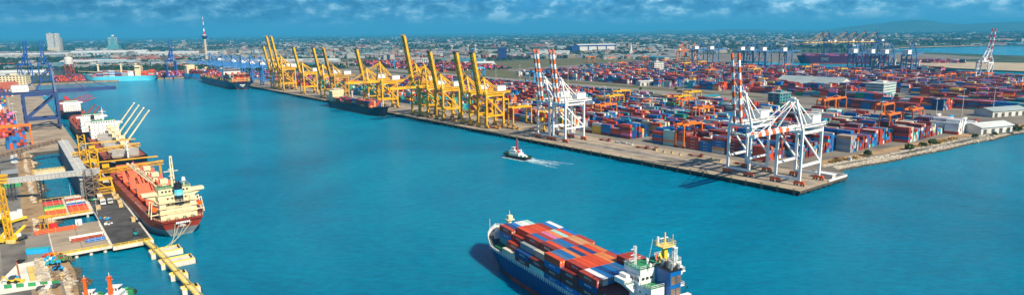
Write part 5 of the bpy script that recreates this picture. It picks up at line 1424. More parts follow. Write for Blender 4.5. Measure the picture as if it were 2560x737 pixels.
heap(262, 548, ['sky_blue', 'crane_blue', 'yellow'], 'heap under a bright blue tarpaulin by the jetty kerb'); heap(268, 560, ['pale_grey', 'white', 'steel'], 'heap of pale sacks just below the blue tarpaulin')
def forklift(px, py, c, lab, rz=0.0, z=QZ + .03):
    t = thing('forklift', lab, 'forklift', gp(px, py, z), rz)
    MB().bx(-2.2, 1.0, -1.2, 1.2, .5, 1.7, c).bx(-2.4, -1.6, -1.2, 1.2, .6, 2.0, 'dark_grey').build('body', t)
    m = MB(); 
    for x in (-1.2, .6):
        for y in (-1, 1): m.bar((x, y, 1.7), (x, y, 3.1), .12, .12, 'dark_grey')
    m.box((-.3, 0, 3.15), (2.1, 2.2, .12), 'dark_grey').build('cab_frame', t)
    m = MB(); 
    for y in (-.6, .6): m.bar((1.3, y, .2), (1.3, y, 3.9), .2, .25, 'black')
    m.box((1.3, 0, 3.6), (.2, 1.4, .2), 'black').build('fork_mast', t)
    m = MB(); m.bx(1.4, 3.0, -.7, -.4, .2, .35, 'steel').bx(1.4, 3.0, .4, .7, .2, .35, 'steel').build('fork', t)
    wheels(t, (.7, -1.6), 1.1, .55)
forklift(342, 587, 'teal', 'green forklift standing near the end of the jetty', R(170)); forklift(233, 502, 'green', 'green forklift beside the jetty kerb at the pipe bridge', R(60))
def reach_stacker(px, py, lab, rz):
    t = thing('reach_stacker', lab, 'reach stacker', gp(px, py, QZ), rz, 'reach stackers in the left yard')
    MB().bx(-4, 3, -1.6, 1.6, .9, 2.2, 'dark_grey').bx(-4.2, -2.6, -1.7, 1.7, 1.0, 2.8, 'yellow').build('body', t)
    MB().bx(-1.6, .4, -1.0, 1.0, 2.2, 4.0, 'ship_white').bx(.38, .44, -.9, .9, 2.8, 3.8, 'glass').build('cab', t)
    MB().bar((-3.4, 0, 3.2), (4.6, 0, 6.6), .9, 1.0, 'yellow').build('boom', t); MB().bx(4, 5, -3, 3, 5.4, 6.0, 'dark_grey').build('spreader', t)
    wheels(t, (-3, 2.2), 1.6, .9, .7)
reach_stacker(14, 604, 'reach stacker left of the yellow crane foot', R(100)); reach_stacker(49, 600, 'reach stacker right of the yellow crane foot', R(85))
# tall yellow lattice crane
t = thing('lattice_crane', 'tall yellow lattice crane with cross head standing in the left yard', 'crane')
b0 = gp(27, 606, QZ)
m = MB(); m.truss(b0 + Vector((0, 0, 1.8)), b0 + Vector((-2.5, 1.5, 31)), 2.1, 2.1, 'crane_yellow', 14, .42); m.build('mast', t)
m = MB(); top = b0 + Vector((-2.5, 1.5, 31))
for k in range(3): m.box(top + Vector((-1, 0, .5 + k * 1.6)), (10.5, 2.4, .9), 'crane_yellow', R(-4))
m.build('cross_head', t); m = MB(); m.box(b0 + Vector((0, 0, .9)), (6, 3.4, 1.7), 'pale_yellow'); m.box(b0 + Vector((0, 0, .3)), (7.6, 1.2, .6), 'ochre'); m.build('base_frame', t)
for px, py, lab in ((36, 556, 'yellow and white mobile crane body right of the lattice mast'), (6, 560, 'orange mobile crane body at the left picture edge')):
    t = thing('mobile_crane', lab, 'mobile crane', gp(px, py, QZ), R(78), 'mobile crane carriers beside the lattice crane')
    MB().bx(-6, 6, -2.2, 2.2, 1.1, 2.4, 'orange' if px < 10 else 'yellow').bx(-6.6, -4.6, -2.4, 2.4, 1.4, 4.4, 'yellow').build('chassis', t)
    MB().bx(-4, 2.5, -2.4, 2.4, 2.4, 6.0, 'ship_white').bx(-4.02, -3.6, -2.2, 2.2, 3, 5.6, 'black').build('machinery_house', t)
    MB().tube((4, 0, 2.4), (4, 0, 6.6), 1.2, 'ship_white' if px > 10 else 'yellow', 10).build('slewing_drum', t)
    for x in (-4, 4):
        MB().bx(x - .6, x + .6, -4.2, 4.2, .3, 1.1, 'dark_grey').build('outrigger', t)
def car(px, py, rz, c, lab, group=None, loc=None):
    t = thing('parked_car', lab, 'car', loc or gp(px, py, QZ + .02), rz, group)
    b = MB(); prof = [(-2.1, .35), (2.1, .35), (2.15, .8), (1.5, .95), (.8, 1.0), (.3, 1.45), (-1.2, 1.48), (-1.8, 1.0), (-2.15, .9)]
    n = len(prof); vs = [(x, -.85, z) for x, z in prof] + [(x, .85, z) for x, z in prof]
    b.add(vs, [(k, (k + 1) % n, n + (k + 1) % n, n + k) for k in range(n)] + [tuple(range(n))[::-1], tuple(range(n, 2 * n))], c); b.build('body', t)
    g = MB(); g.add([(.84, -.75, 1.02), (.34, -.7, 1.42), (.34, .7, 1.42), (.84, .75, 1.02)], [(0, 1, 2, 3)], 'glass'); g.v = [(x + .02, y, z + .02) for x, y, z in g.v]; g.build('windscreen', t)
    g = MB(); 
    for sg in (-1, 1): g.bx(-1.2, .3, sg * .86 - .01, sg * .86 + .01, 1.02, 1.38, 'glass')
    g.build('window', t); wheels(t, (-1.35, 1.35), .78, .33, .2)
car(52, 655, R(100), 'black', 'black car parked beside the pale building pit')
for px, py, c, n in ((102, 722, 'dark_grey', 'dark'), (124, 719, 'ship_white', 'white'), (141, 716, 'dark_grey', 'grey')): car(px, py, R(100), c, '%s car parked below the green and white fence, %s' % (n, {102: 'left one', 124: 'middle one', 141: 'right one'}[px]), 'cars parked below the fence')
k = 0
for row, (s0, t0) in enumerate(((515, -392), (505, -392))):
    pass
for k in range(9):
    c = ['ship_white', 'ship_white', 'pale_grey', 'ship_white', 'crane_blue', 'ship_white', 'sky_blue', 'ship_white', 'ship_white'][k]
    nm_ = {'ship_white': 'white', 'pale_grey': 'silver', 'crane_blue': 'dark blue', 'sky_blue': 'bright blue'}[c]
    car(0, 0, AQ + PI / 2, c, '%s car, %s in the line parked along the left shore road' % (nm_, ORD[k]), 'cars parked along the left shore', st(510 - k * 5.2, -394 - (k % 2) * .6, QZ + .01))
for k in range(5):
    car(0, 0, AQ, ['crane_blue', 'funnel_blue', 'ship_white', 'crane_blue', 'red'][k], '%s car in the small group near the left edge' % ['dark blue', 'glossy blue', 'white', 'second dark blue', 'red'][k], 'cars in the left car park', st(515 + (k % 2) * 6, -404 - k * 3, QZ + .01))
# pale building pit
m = MB()


mat('slab_white', (0.74, 0.70, 0.58), 0.9, var=.10, scale=.15); mat('pit_yellow', (0.66, 0.50, 0.14), 0.85, var=.10, scale=.3)
V3 = lambda px, py, z: (lambda v: Vector((v.x, v.y, z)))(gp(px, py, z))
m.add([V3(42, 660, QZ + .05), V3(-40, 742, QZ + .05), V3(134, 713, QZ + .05), V3(112, 646, QZ + .05)], [(0, 1, 2, 3)], 'slab_white'); struct(m.build('concrete_slab_ground'))
m = MB(); A4 = [V3(67, 668, QZ + .08), V3(76, 702, QZ + .08), V3(108, 697, QZ + .08), V3(97, 663, QZ + .08)]
m.add(A4, [(0, 1, 2, 3)], 'pit_yellow')
for a, b in ((0, 1), (1, 2), (2, 3), (3, 0)): m.bar(A4[a] + Vector((0, 0, .15)), A4[b] + Vector((0, 0, .15)), .3, .3, 'timber')
for f_ in (.25, .5, .75): m.bar(A4[0].lerp(A4[1], f_) + Vector((0, 0, .06)), A4[3].lerp(A4[2], f_) + Vector((0, 0, .06)), .18, .12, 'timber'); 
m.bar(A4[0].lerp(A4[3], .5) + Vector((0, 0, .06)), A4[1].lerp(A4[2], .5) + Vector((0, 0, .06)), .4, .14, 'timber')
tag(m.build('formwork_floor'), 'yellow timber formwork laid out on the white slab', 'formwork')
f = MB(); pa, pb = V3(-30, 724, QZ), V3(150, 709, QZ)
for k in range(18):
    a, b = pa.lerp(pb, k / 18), pa.lerp(pb, (k + .94) / 18); f.bar(a + Vector((0, 0, .9)), b + Vector((0, 0, .9)), .15, 1.7, 'green' if k % 3 else 'white')
tag(f.build('site_fence'), 'green site fence with white panels below the white slab', 'fence')
f = MB(); pa, pb = V3(40, 650, QZ), V3(52, 706, QZ)
for k in range(9): a, b = pa.lerp(pb, k / 9), pa.lerp(pb, (k + .7) / 9); f.bar(a + Vector((0, 0, .5)), b + Vector((0, 0, .5)), .6, .9, 'rust_red' if k % 2 else 'brown_steel')
tag(f.build('barrier'), 'line of rusty red barriers left of the white slab', 'barrier')
t = thing('backhoe_loader', 'yellow backhoe loader working on the white slab', 'digger', gp(33, 706, QZ + .06), R(12))
MB().bx(-1.8, 2.2, -.9, .9, .8, 1.7, 'yellow').build('body', t); MB().bx(-1, .6, -.8, .8, 1.7, 3.0, 'dark_grey').build('cab', t)
MB().bar((2, 0, 1.4), (3.4, 0, .6), 1.2, .25, 'yellow').bx(3.3, 4.1, -1.2, 1.2, .2, 1.1, 'yellow').build('bucket', t); MB().bar((-1.8, 0, 1.4), (-3.4, 0, 3.4), .3, .35, 'yellow').bar((-3.4, 0, 3.4), (-4.4, 0, .8), .3, .3, 'yellow').build('backhoe_arm', t); wheels(t, (-1.1, 1.5), .95, .75, .4)
car(36, 696, R(15), 'sky_blue', 'small blue pickup behind the yellow backhoe')
b = MB(); p = V3(97, 632, QZ); 
b.box(p + Vector((0, 0, 1.3)), (9.5, 2.6, 2.4), 'sky_blue', R(14)); b.box(p + Vector((0, 0, 2.6)), (9.7, 2.8, .2), 'teal', R(14)); tag(b.build('site_cabin'), 'long blue covered hut at the edge of the rubble shore', 'cabin')
forklift(103, 570, 'rust_red', 'red and black loader by the yellow frame near the platform', R(10)); 
m = MB(); p = V3(117, 572, QZ)
for dx in (-2.2, 2.2):
    for dy in (-1.5, 1.5): m.bar(p + Vector((dx, dy, 0)), p + Vector((dx, dy, 7)), .4, .4, 'crane_yellow')
m.box(p + Vector((0, 0, 7)), (5.4, 3.8, .8), 'crane_yellow'); tag(m.build('hopper_frame'), 'yellow steel frame beside the red loader at the platform corner', 'frame')

# rocks and rubble along the left shore
def rocks(name, label, pts, n, zf, size, cols, seed, cat='rocks'):
    q = random.Random(seed); m = MB()
    for _ in range(n):
        p, z = pts(q); r = q.uniform(*size); c = cols(p, z, q) ; a = [q.uniform(.6, 1.15) for _ in range(8)]; th = q.random() * PI
        vs = []
        for i, (x, y, k) in enumerate(((-1, -1, -1), (1, -1, -1), (1, 1, -1), (-1, 1, -1), (-.8, -.8, 1), (.8, -.8, 1), (.8, .8, 1), (-.8, .8, 1))):
            x *= r * a[i] * .6; y *= r * a[(i + 3) % 8] * .6
            vs.append((p.x + x * math.cos(th) - y * math.sin(th), p.y + x * math.sin(th) + y * math.cos(th), z + k * r * .45 * a[(i + 5) % 8]))
        m.add(vs, BOXF, c)
    return tag(m.build(name), label, cat, kind='stuff')
def slope(s0, s1, t0, t1, zh=QZ + .3, zl=-.2):
    def f(q):
        s = q.uniform(s0, s1); u = q.random(); wob = 2.0 * math.sin(s * .11) + 1.3 * math.sin(s * .31)
        return st(s, t0 + (t1 - t0) * u + wob * u, 0), zh + (zl - zh) * u
    return f
rc2 = lambda p, z, q: ('rock_wet' if z < .7 else ('rock_tan' if q.random() < .5 else 'rock'))
rocks('rock_shore', 'tan rocks and rubble lining the shore behind the jetty', slope(222, 250, -389, -379), 900, 0, (.5, 1.5), rc2, 1)
rocks('rock_shore', 'tan rocks and rubble lining the shore between the bridges', slope(297, 404, -388, -380), 1900, 0, (.5, 1.6), rc2, 2)
rocks('rock_shore', 'tan rocks and rubble lining the farthest inlet shore', slope(416, 520, -388, -380), 1500, 0, (.5, 1.6), rc2, 3)
rocks('rock_shore', 'broad pale rock and rubble bank below the loading platform', slope(92, 166, -391, -376), 3600, 0, (.5, 1.7), lambda p, z, q: ('rock_wet' if z < .9 else ('rock_tan' if q.random() < .45 else 'rock')), 4)
struct(sheet('dirt_verge', [(222, -394), (222, -383), (520, -383), (520, -392)], QZ + .015, 'dirt'))
struct(sheet('dirt_verge', [(60, -396), (60, -384), (166, -384), (166, -391)], QZ + .02, 'dirt'))
land('rubble_bank_ground', [(88, -384), (166, -384), (166, -379), (140, -377.5), (100, -379)], 1.5, 'dirt')
for px, py, c, lab in ((128, 650, ['sky_blue', 'white', 'teal'], 'heap of blue and white plastic on the rubble bank'), (137, 660, ['teal', 'green', 'sky_blue', 'black'], 'teal and green debris heap on the rubble bank'), (120, 640, ['hatch_red', 'red', 'orange'], 'red and orange debris by the green hut'), (150, 643, ['rust_red', 'brown_steel'], 'rust coloured scrap below the platform edge'), (140, 672, ['crane_blue', 'sky_blue', 'black'], 'blue sheeting heap lowest on the rubble bank'), (160, 648, ['green', 'rust_red'], 'green and rust scrap under the platform corner'), (150, 695, ['timber', 'brown_steel'], 'weathered timber heap by the parked cars'), (98, 470, ['steel', 'timber'], 'timber and steel heap on the dirt verge')):
    heap(px, py, c, lab, 2.4, 22)
# paving variety in the yard
struct(sheet('asphalt_road', [(88, -402), (88, -394), (520, -394), (520, -412), (330, -412), (250, -405)], QZ + .012, 'asphalt'))
struct(sheet('pale_yard_paving', [(60, -520), (60, -402), (330, -413), (330, -520)], QZ + .008, 'concrete'))
# shed and clutter west of the inlet
b = MB(); sbox(b, 360, 372, -420, -392, QZ, QZ + 4, 'green'); sbox(b, 359, 373, -421, -391, QZ + 4, QZ + 4.4, 'dark_grey'); tag(b.build('plant_shed'), 'low dark green shed under the grey conveyor', 'shed')
b = MB(); sbox(b, 376, 392, -402, -393, QZ, QZ + 7, 'dark_grey'); sbox(b, 375.5, 392.5, -402.5, -392.5, QZ + 7, QZ + 7.4, 'grey'); tag(b.build('plant_shed'), 'dark tall shed beneath the grey conveyor', 'shed')
# ------------------------------------------------------------ buildings
def gable(m, c, L_, W_, H_, rise, rz, wall, roof, over=1.2):
    """body and pitched roof, long axis x"""
    ca, sa = math.cos(rz), math.sin(rz); T_ = lambda x, y, z: (c[0] + ca * x - sa * y, c[1] + sa * x + ca * y, c[2] + z)
    if wall:
        x, y = L_ / 2, W_ / 2
        m.add([T_(-x, -y, 0), T_(x, -y, 0), T_(x, y, 0), T_(-x, y, 0), T_(-x, -y, H_), T_(x, -y, H_), T_(x, y, H_), T_(-x, y, H_), T_(-x, 0, H_ + rise), T_(x, 0, H_ + rise)],
              [(0, 1, 5, 4), (2, 3, 7, 6), (1, 2, 6, 9, 5), (3, 0, 4, 8, 7)], wall)
    if roof:
        x, y = L_ / 2 + over, W_ / 2 + over; dz = -rise * over / (W_ / 2)
        m.add([T_(-x, -y, H_ + dz + .05), T_(x, -y, H_ + dz + .05), T_(x, 0, H_ + rise + .05), T_(-x, 0, H_ + rise + .05), T_(x, y, H_ + dz + .05), T_(-x, y, H_ + dz + .05),
               T_(-x, -y, H_ + dz + .45), T_(x, -y, H_ + dz + .45), T_(x, 0, H_ + rise + .45), T_(-x, 0, H_ + rise + .45), T_(x, y, H_ + dz + .45), T_(-x, y, H_ + dz + .45)],
              [(6, 7, 8, 9), (9, 8, 10, 11), (0, 1, 7, 6), (5, 11, 10, 4), (1, 2, 8, 7), (2, 4, 10, 8), (0, 6, 9, 3), (3, 9, 11, 5), (1, 0, 3, 2), (2, 3, 5, 4)], roof)
    return m
def shed(name, label, c, L_, W_, H_, rise, rz, wall='wall_white', roof='roof_pale', doors=4, ridges=0):
    t = thing(name, label, 'warehouse', c, rz)
    gable(MB(), (0, 0, 0), L_, W_, H_, rise, 0, wall, None).build('wall', t); m = gable(MB(), (0, 0, 0), L_, W_, H_, rise, 0, None, roof)
    for k in range(ridges): m.box((-L_ / 2 + (k + .5) * L_ / max(1, ridges), 0, H_ + rise + .9), (L_ / ridges * .5, 3, .9), roof)
    m.build('roof', t)
    for sg in (-1, 1):
        d = MB()
        for k in range(doors): d.box((-L_ / 2 + (k + .5) * L_ / doors, sg * (W_ / 2 + .04), H_ * .36), (L_ / doors * .42, .12, H_ * .68), 'dark_grey')
        if doors: d.build('door', t)
    return t
def block(name, label, cat, c, L_, W_, H_, rz, wall='wall_white', floors=5, bays=8, glass='glass', roof='roof_grey', strip=False):
    t = thing(name, label, cat, c, rz)
    MB().bx(-L_ / 2, L_ / 2, -W_ / 2, W_ / 2, 0, H_, wall).build('wall', t)
    MB().bx(-L_ / 2 - .4, L_ / 2 + .4, -W_ / 2 - .4, W_ / 2 + .4, H_, H_ + .7, roof).bx(-L_ / 8, L_ / 8, -W_ / 5, W_ / 5, H_ + .7, H_ + 3.5, wall).build('roof', t)
    m = MB(); fh = H_ / floors
    for f in range(floors):
        z = fh * (f + .55)
        if strip:
            for sg in (-1, 1): m.box((0, sg * (W_ / 2 + .03), z), (L_ * .94, .12, fh * .45), glass); m.box((sg * (L_ / 2 + .03), 0, z), (.12, W_ * .9, fh * .45), glass)
        else:
            for sg in (-1, 1):
                for k in range(bays): m.box((-L_ / 2 + (k + .5) * L_ / bays, sg * (W_ / 2 + .03), z), (L_ / bays * .5, .12, fh * .5), glass)
                for k in range(max(2, bays // 2)): n = max(2, bays // 2); m.box((sg * (L_ / 2 + .03), -W_ / 2 + (k + .5) * W_ / n, z), (.12, W_ / n * .5, fh * .5), glass)
    m.build_each('window', t)
    return t
g3 = lambda px, py: gp(px, py, QZ)
# landmarks
tw = block('tower_block', 'white twin slab high rise standing above the town at the left', 'tower block', g3(131, 131), 40, 26, 128, R(20), 'wall_white', 30, 6)
m = MB(); m.bx(24, 52, -9, 15, 0, 128, 'wall_white'); m.bx(20.5, 24, -4, 8, 0, 132, 'concrete_dark'); m.bx(-20, 52, -26, -13.6, 0, 30, 'wall_tan'); m.build('side_slab', tw)
m = MB()
for f in range(30): 
    for x in (29, 38, 47): m.box((x, -9.06, 4 + f * 4.1), (5, .15, 2), 'glass')
m.build_each('side_window', tw); MB().tube((0, 0, 131), (0, 0, 152), .9, 'steel', 6).build('antenna', tw)
block('tower_block', 'pale high rise just right of the twin slab tower', 'tower block', g3(152, 130), 30, 22, 100, R(15), 'wall_tan', 20, 5)
tl = thing('glass_tower', 'teal stepped glass building with white crown above the long warehouses', 'tower block', g3(286, 127), R(10))
mat('teal_glass', (0.10, 0.30, 0.32), 0.25, var=.2, scale=.05)
MB().bx(-55, 55, -25, 25, 0, 45, 'teal_glass').build('podium', tl); m = MB(); m.bx(-38, -12, -18, 18, 45, 105, 'teal_glass'); m.bx(12, 38, -18, 18, 45, 105, 'teal_glass'); m.bx(-12, 12, -16, 16, 45, 122, 'teal_glass'); m.build('wall', tl)
m = MB(); m.tube((0, 0, 122), (0, 0, 132), 15, 'wall_white', 12, 9); m.bx(-40, -10, -19, 19, 105, 109, 'wall_white'); m.bx(10, 40, -19, 19, 105, 109, 'wall_white'); 
for x in (-38, -24, 24, 38): m.bx(x - 1.2, x + 1.2, -18.6, -17.9, 0, 105, 'wall_white')
m.build('crown', tl); tl.scale = (.74, .8, .86)
tv = thing('observation_tower', 'tall concrete tower with dark blue pod and red white mast', 'tower', g3(517, 153))
MB().tube((0, 0, 0), (0, 0, 92), 5.2, 'wall_tan', 14, 4.2).build('shaft', tv); MB().tube((0, 0, 88), (0, 0, 96), 5, 'hull_blue', 16, 11).tube((0, 0, 96), (0, 0, 102), 11, 'hull_blue', 16, 10).tube((0, 0, 102), (0, 0, 106), 8, 'wall_tan', 14, 5).build('pod', tv)
m = MB(); zz_ = 106
for k, (c_, h_, r_) in enumerate((('red', 12, 3), ('white', 12, 2.4), ('crane_blue', 14, 1.9), ('white', 12, 1.5), ('red', 10, 1.2), ('white', 10, .9))): m.tube((0, 0, zz_), (0, 0, zz_ + h_), r_, c_, 8, r_ * .85); zz_ += h_
m.build('mast', tv)
shed('warehouse', 'long white warehouse below the teal glass building, left segment', g3(222, 139), 170, 60, 16, 9, R(6), 'wall_white', 'roof_pale', 8)
shed('warehouse', 'long white warehouse below the teal glass building, middle segment', g3(280, 138), 170, 60, 16, 9, R(6), 'wall_white', 'roof_pale', 8)
shed('warehouse', 'long white warehouse below the teal glass building, right segment', g3(333, 137), 160, 60, 16, 9, R(6), 'wall_white', 'roof_pale', 8)
shed('warehouse', 'very long pale warehouse left of the concrete tower', g3(450, 140), 400, 50, 16, 6, R(4), 'wall_white', 'roof_pale', 14)
shed('warehouse', 'long low warehouse before the twin slab tower', g3(70, 143), 420, 60, 14, 6, R(8), 'wall_tan', 'roof_pale', 12)
shed('warehouse', 'broad pale warehouse roofs behind the light blue ship', g3(240, 160), 230, 70, 10, 6, R(5), 'wall_tan', 'roof_pale', 8)
shed('warehouse', 'pale warehouse with two gables behind the light blue ship', g3(300, 163), 130, 60, 10, 8, R(5), 'wall_white', 'roof_grey', 4)
shed('warehouse', 'red roofed long shed right of the pale gabled warehouse', g3(380, 152), 300, 40, 9, 5, R(5), 'wall_tan', 'roof_red', 8)
shed('warehouse', 'white roofed shed behind the far yellow quay cranes', g3(740, 160), 300, 60, 12, 5, R(3), 'wall_white', 'roof_pale', 8)
shed('warehouse', 'white shed at the left edge near the far blue crane', g3(15, 190), 90, 45, 9, 6, R(20), 'wall_white', 'roof_pale', 4)
shed('warehouse', 'small white shed between the two raised blue cranes', g3(98, 188), 60, 30, 8, 6, R(10), 'wall_white', 'roof_pale', 3)
g_r = shed('gabled_hall', 'red roofed white gabled hall at the left picture edge', g3(12, 232), 40, 34, 8, 12, R(60), 'wall_white', 'roof_red', 2)
block('office_building', 'cream office block beside the far left blue crane', 'office', g3(40, 214), 52, 20, 22, R(10), 'cream', 5, 8)
shed('warehouse', 'low white shed beyond the house of the navy crane', g3(40, 236), 40, 16, 6, 2, R(10), 'wall_white', 'roof_pale', 2)
ct = thing('control_tower', 'red lattice tower topped by a white drum left of the light blue ship', 'tower', g3(178, 203))
MB().truss((0, 0, 0), (0, 0, 40), 13, 11, 'rust_red', 6, 1.3).build('lattice', ct); MB().tube((0, 0, 40), (0, 0, 54), 9, 'wall_white', 14).tube((0, 0, 54), (0, 0, 57), 9, 'wall_white', 14, 4).build('drum', ct)
wb = shed('warehouse', 'huge white warehouse with dark vertical bays right of centre horizon', g3(1487, 130), 200, 70, 34, 5, AQ - R(112), 'wall_white', 'roof_pale', 0)
m = MB()
for k in range(5): m.box((-98 + k * 48, -35.3, 15), (6, .8, 30), 'hull_blue')
m.box((0, -35.6, 31), (200, 1, 5), 'hull_blue'); m.build('facade_strip', wb); MB().bx(-135, -101, -34, 34, 0, 30, 'hull_blue').build('side_wing', wb)
shed('warehouse', 'white lower warehouse in front of the huge one', g3(1385, 140), 130, 50, 18, 3, R(-2), 'wall_white', 'roof_pale', 3)
block('office_building', 'dark blue office tower block on the far town edge', 'office', g3(1255, 149), 30, 26, 46, R(12), 'hull_blue', 9, 4)
block('office_building', 'white seven storey office in the middle of the back yard', 'office', g3(1640, 182), 30, 22, 26, AQ - R(100), 'wall_white', 6, 6)
shed('warehouse', 'long teal roofed shed right of the white yard office', g3(1692, 192), 88, 30, 8, 3, AQ - PI / 2 - .4, 'wall_white', 'roof_teal', 5)
shed('warehouse', 'small teal roofed shed before the back yard stacks', g3(1767, 200), 40, 16, 6, 2, AQ - PI / 2 - .4, 'wall_white', 'roof_teal', 3)
shed('gate_canopy', 'blue roofed gate canopy beside the yard road', g3(1773, 254), 34, 14, 8, 1.5, AQ - PI / 2, 'wall_white', 'roof_teal', 3)
shed('gate_canopy', 'pale roofed toll gate on the rail side road', g3(1613, 214), 34, 14, 8, 1.5, AQ - PI / 2 - .2, 'wall_white', 'roof_pale', 3)
shed('gate_canopy', 'small white gatehouse left of the toll gate', g3(1548, 206), 18, 9, 6, 1, AQ - PI / 2 - .2, 'wall_white', 'roof_teal', 2)
sc_ = st(352, 712, QZ)
shed('warehouse', 'big grey ridged shed roof among the back yard stacks', sc_, 112, 62, 9, 11, AQ, 'wall_white', 'roof_grey', 5)
block('office_building', 'teal white banded office beside the big grey shed', 'office', g3(2200, 240), 44, 26, 20, AQ - R(90), 'wall_white', 5, 8, 'teal_glass', 'roof_pale', strip=True)
shed('open_canopy', 'low white canopy roof in front of the grey shed', g3(2140, 247), 60, 22, 4, 2, AQ, 'wall_white', 'roof_pale', 3)
shed('warehouse', 'white ended grey roofed shed on the right before the far stacks', g3(2500, 288), 56, 22, 7, 3, AQ - PI / 2 - .35, 'wall_white', 'roof_grey', 5)
shed('warehouse', 'white striped roof shed nearest the rocky shore at right', g3(2466, 330), 46, 19, 7, 3, AQ - PI / 2 - .3, 'wall_white', 'roof_pale', 4)
block('office_building', 'pale teal office behind the lowered crane boom at the quay end', 'office', g3(1946, 280), 26, 16, 24, AQ - PI / 2, 'teal_glass', 6, 4)
shed('warehouse', 'pale roofed workshop behind the quay end crane pair', g3(2015, 300), 40, 20, 7, 3, AQ, 'wall_white', 'roof_pale', 3)
for k, (px, py) in enumerate(((1180, 158), (1215, 165))): shed('warehouse', ('pale teal shed behind the raised yellow booms', 'small white shed right of the pale teal shed')[k], g3(px, py), 90 - 40 * k, 36, 9, 5, R(-12), 'wall_white', 'roof_teal' if k == 0 else 'roof_pale', 3)
block('office_building', 'low white port office behind the tall yellow boom', 'office', g3(1062, 162), 60, 24, 18, R(-10), 'wall_white', 4, 8)
for k, (px, py0, hh) in enumerate(((1143, 176, 34), (577, 116, 60))):
    t = thing('chimney', ('red and white banded mast behind the yellow booms', 'thin pale chimney over the distant town')[k], 'chimney', g3(px, py0)); m = MB()
    for i in range(6): m.tube((0, 0, hh * i / 6), (0, 0, hh * (i + 1) / 6), 1.6 - .12 * i, ('red', 'white')[i % 2] if k == 0 else 'wall_white', 8)
    m.build('shaft', t)
sp = thing('spire', 'slim white spire in the town between the cranes and far port', 'tower', g3(1577, 137)); MB().bx(-7, 7, -7, 7, 0, 14, 'wall_white').build('base', sp); MB().tube((0, 0, 14), (0, 0, 52), 6.5, 'wall_white', 8, .6).build('spire_roof', sp)
for k, (px, py) in enumerate(((1130, 133), (1170, 130), (1188, 131))):
    t = thing('water_tower', 'mushroom water tower, %s of three in the distant town' % ORD[k], 'water tower', g3(px, py), 0, 'water towers in the town'); MB().tube((0, 0, 0), (0, 0, 24), 2.4, 'wall_white', 8).build('stem', t); MB().tube((0, 0, 24), (0, 0, 34), 3, 'wall_white', 10, 9).tube((0, 0, 34), (0, 0, 37), 9, 'wall_white', 10, 8).build('tank', t)
# bright blue rail cranes
rb = rtg('sky_blue', 'bright blue rail gantry behind the paired white cranes'); rb.location = g3(1330, 205); rb.rotation_euler.z = AQ + PI / 2; rb['group'] = 'bright blue rail gantries'; rb.scale = (1.2, 1.2, 1.0)
copy_tree(rb, g3(985, 171), AQ + PI / 2, 'bright blue rail gantry above the lowered yellow boom'); o = copy_tree(rb, g3(1196, 192), AQ, 'bright blue rail gantry between two raised yellow booms')

# the town: the nearer houses one by one, the rest as one mass
def in_land(p, s, t):
    if -5000 < t < 14 and s < 1640: return False
    if 14 <= t < 1345 and s < 1650:
        return False
    if p.x > gp(2150, 128, 0).x * .55 and to_px(p)[0] > 2130 and to_px(p)[1] > 114: return False
    if t < -342 and s < 1640: return False
    px, py = to_px(p)
    if 1740 < px and py > 133: return False
    return True
def to_px(p):
    v = Vector((p.x, p.y, QZ)) - Vector((0, 0, CAM_H)); d = v.dot(FW); return CXP + F_PX * v.dot(RT) / d, CYP - F_PX * v.dot(UP) / d
from mathutils import noise as mn
LM = [to_st(o.location) for o in S.objects if o.get('category') in ('warehouse', 'tower block', 'office', 'tower')]
qt = random.Random(77)
HOUSE_KINDS = [('town_wall', 'roof_red', 'white house with red roof'), ('town_wall', 'town_roof', 'white house with pale roof'), ('town_tan', 'town_roof', 'tan house with pale roof'), ('town_wall', 'roof_teal', 'white house with blue roof'), ('town_tan', 'roof_red', 'tan house with red roof'), ('town_wall', 'roof_grey', 'white block with grey roof')]
spots = []
hz_y = lambda px: 95 - 30 * px / 2560
while len(spots) < 4000:
    px = qt.uniform(-30, 2600); u = qt.random(); py = hz_y(px) + 5 + 76 * u ** 1.3
    p = gp(px, py, QZ); s, t = to_st(p)
    if not in_land(p, s, t): continue
    f = mn.noise(Vector((p.x, p.y, 0)) * .0011) + .5 * mn.noise(Vector((p.x, p.y, 3)) * .004)
    if f < -.12 + .1 * qt.random() or qt.random() < .75 * (1 - u) ** 2: continue
    if 500 < t < 700 and s < 2250: continue
    if any(abs(s - a) < 130 and abs(t - b) < 130 for a, b in LM) : continue
    spots.append((p.length, p, px, py))
spots.sort(key=lambda a: a[0])
TOWN = MB(); protoh = {}
for i, (d, p, px, py) in enumerate(spots):
    kind = qt.choice(HOUSE_KINDS if qt.random() < .6 else HOUSE_KINDS[1:3]); rz = qt.uniform(0, PI)
    big = qt.random(); sc = 1 + max(0, d - 3000) / 5000
    L_, W_, H_ = (qt.uniform(14, 26), qt.uniform(9, 14), qt.uniform(5, 10)) if big < .7 else ((qt.uniform(40, 110), qt.uniform(22, 40), qt.uniform(7, 12)) if big < .955 else (qt.uniform(18, 34), qt.uniform(14, 20), qt.uniform(14, 30)))
    if i < 230:
        key = (kind[0], kind[1], int(big * 10))
        if key not in protoh:
            t = thing('house', '', 'house', p, rz, '')
            gable(MB(), (0, 0, 0), L_, W_, H_, 2.6 if big < .92 else .4, 0, kind[0], None).build('wall', t); gable(MB(), (0, 0, 0), L_, W_, H_, 2.6 if big < .92 else .4, 0, None, kind[1], .6).build('roof', t)
            protoh[key] = t
        else: t = copy_tree(protoh[key], p, rz)
        reg = 'left of the concrete tower' if px < 517 else ('between concrete tower and yellow booms' if px < 700 else ('behind the yellow quay cranes' if px < 1240 else 'right of the yellow quay cranes'))
        t['label'] = 'distant %s in the town %s' % (kind[2], reg); t['group'] = 'distant %ss %s' % (kind[2], reg)
    else:
        L_ *= sc; W_ *= sc
        gable(TOWN, p, L_, W_, H_, 2.6 if big < .92 else .4, rz, kind[0], kind[1], .4)
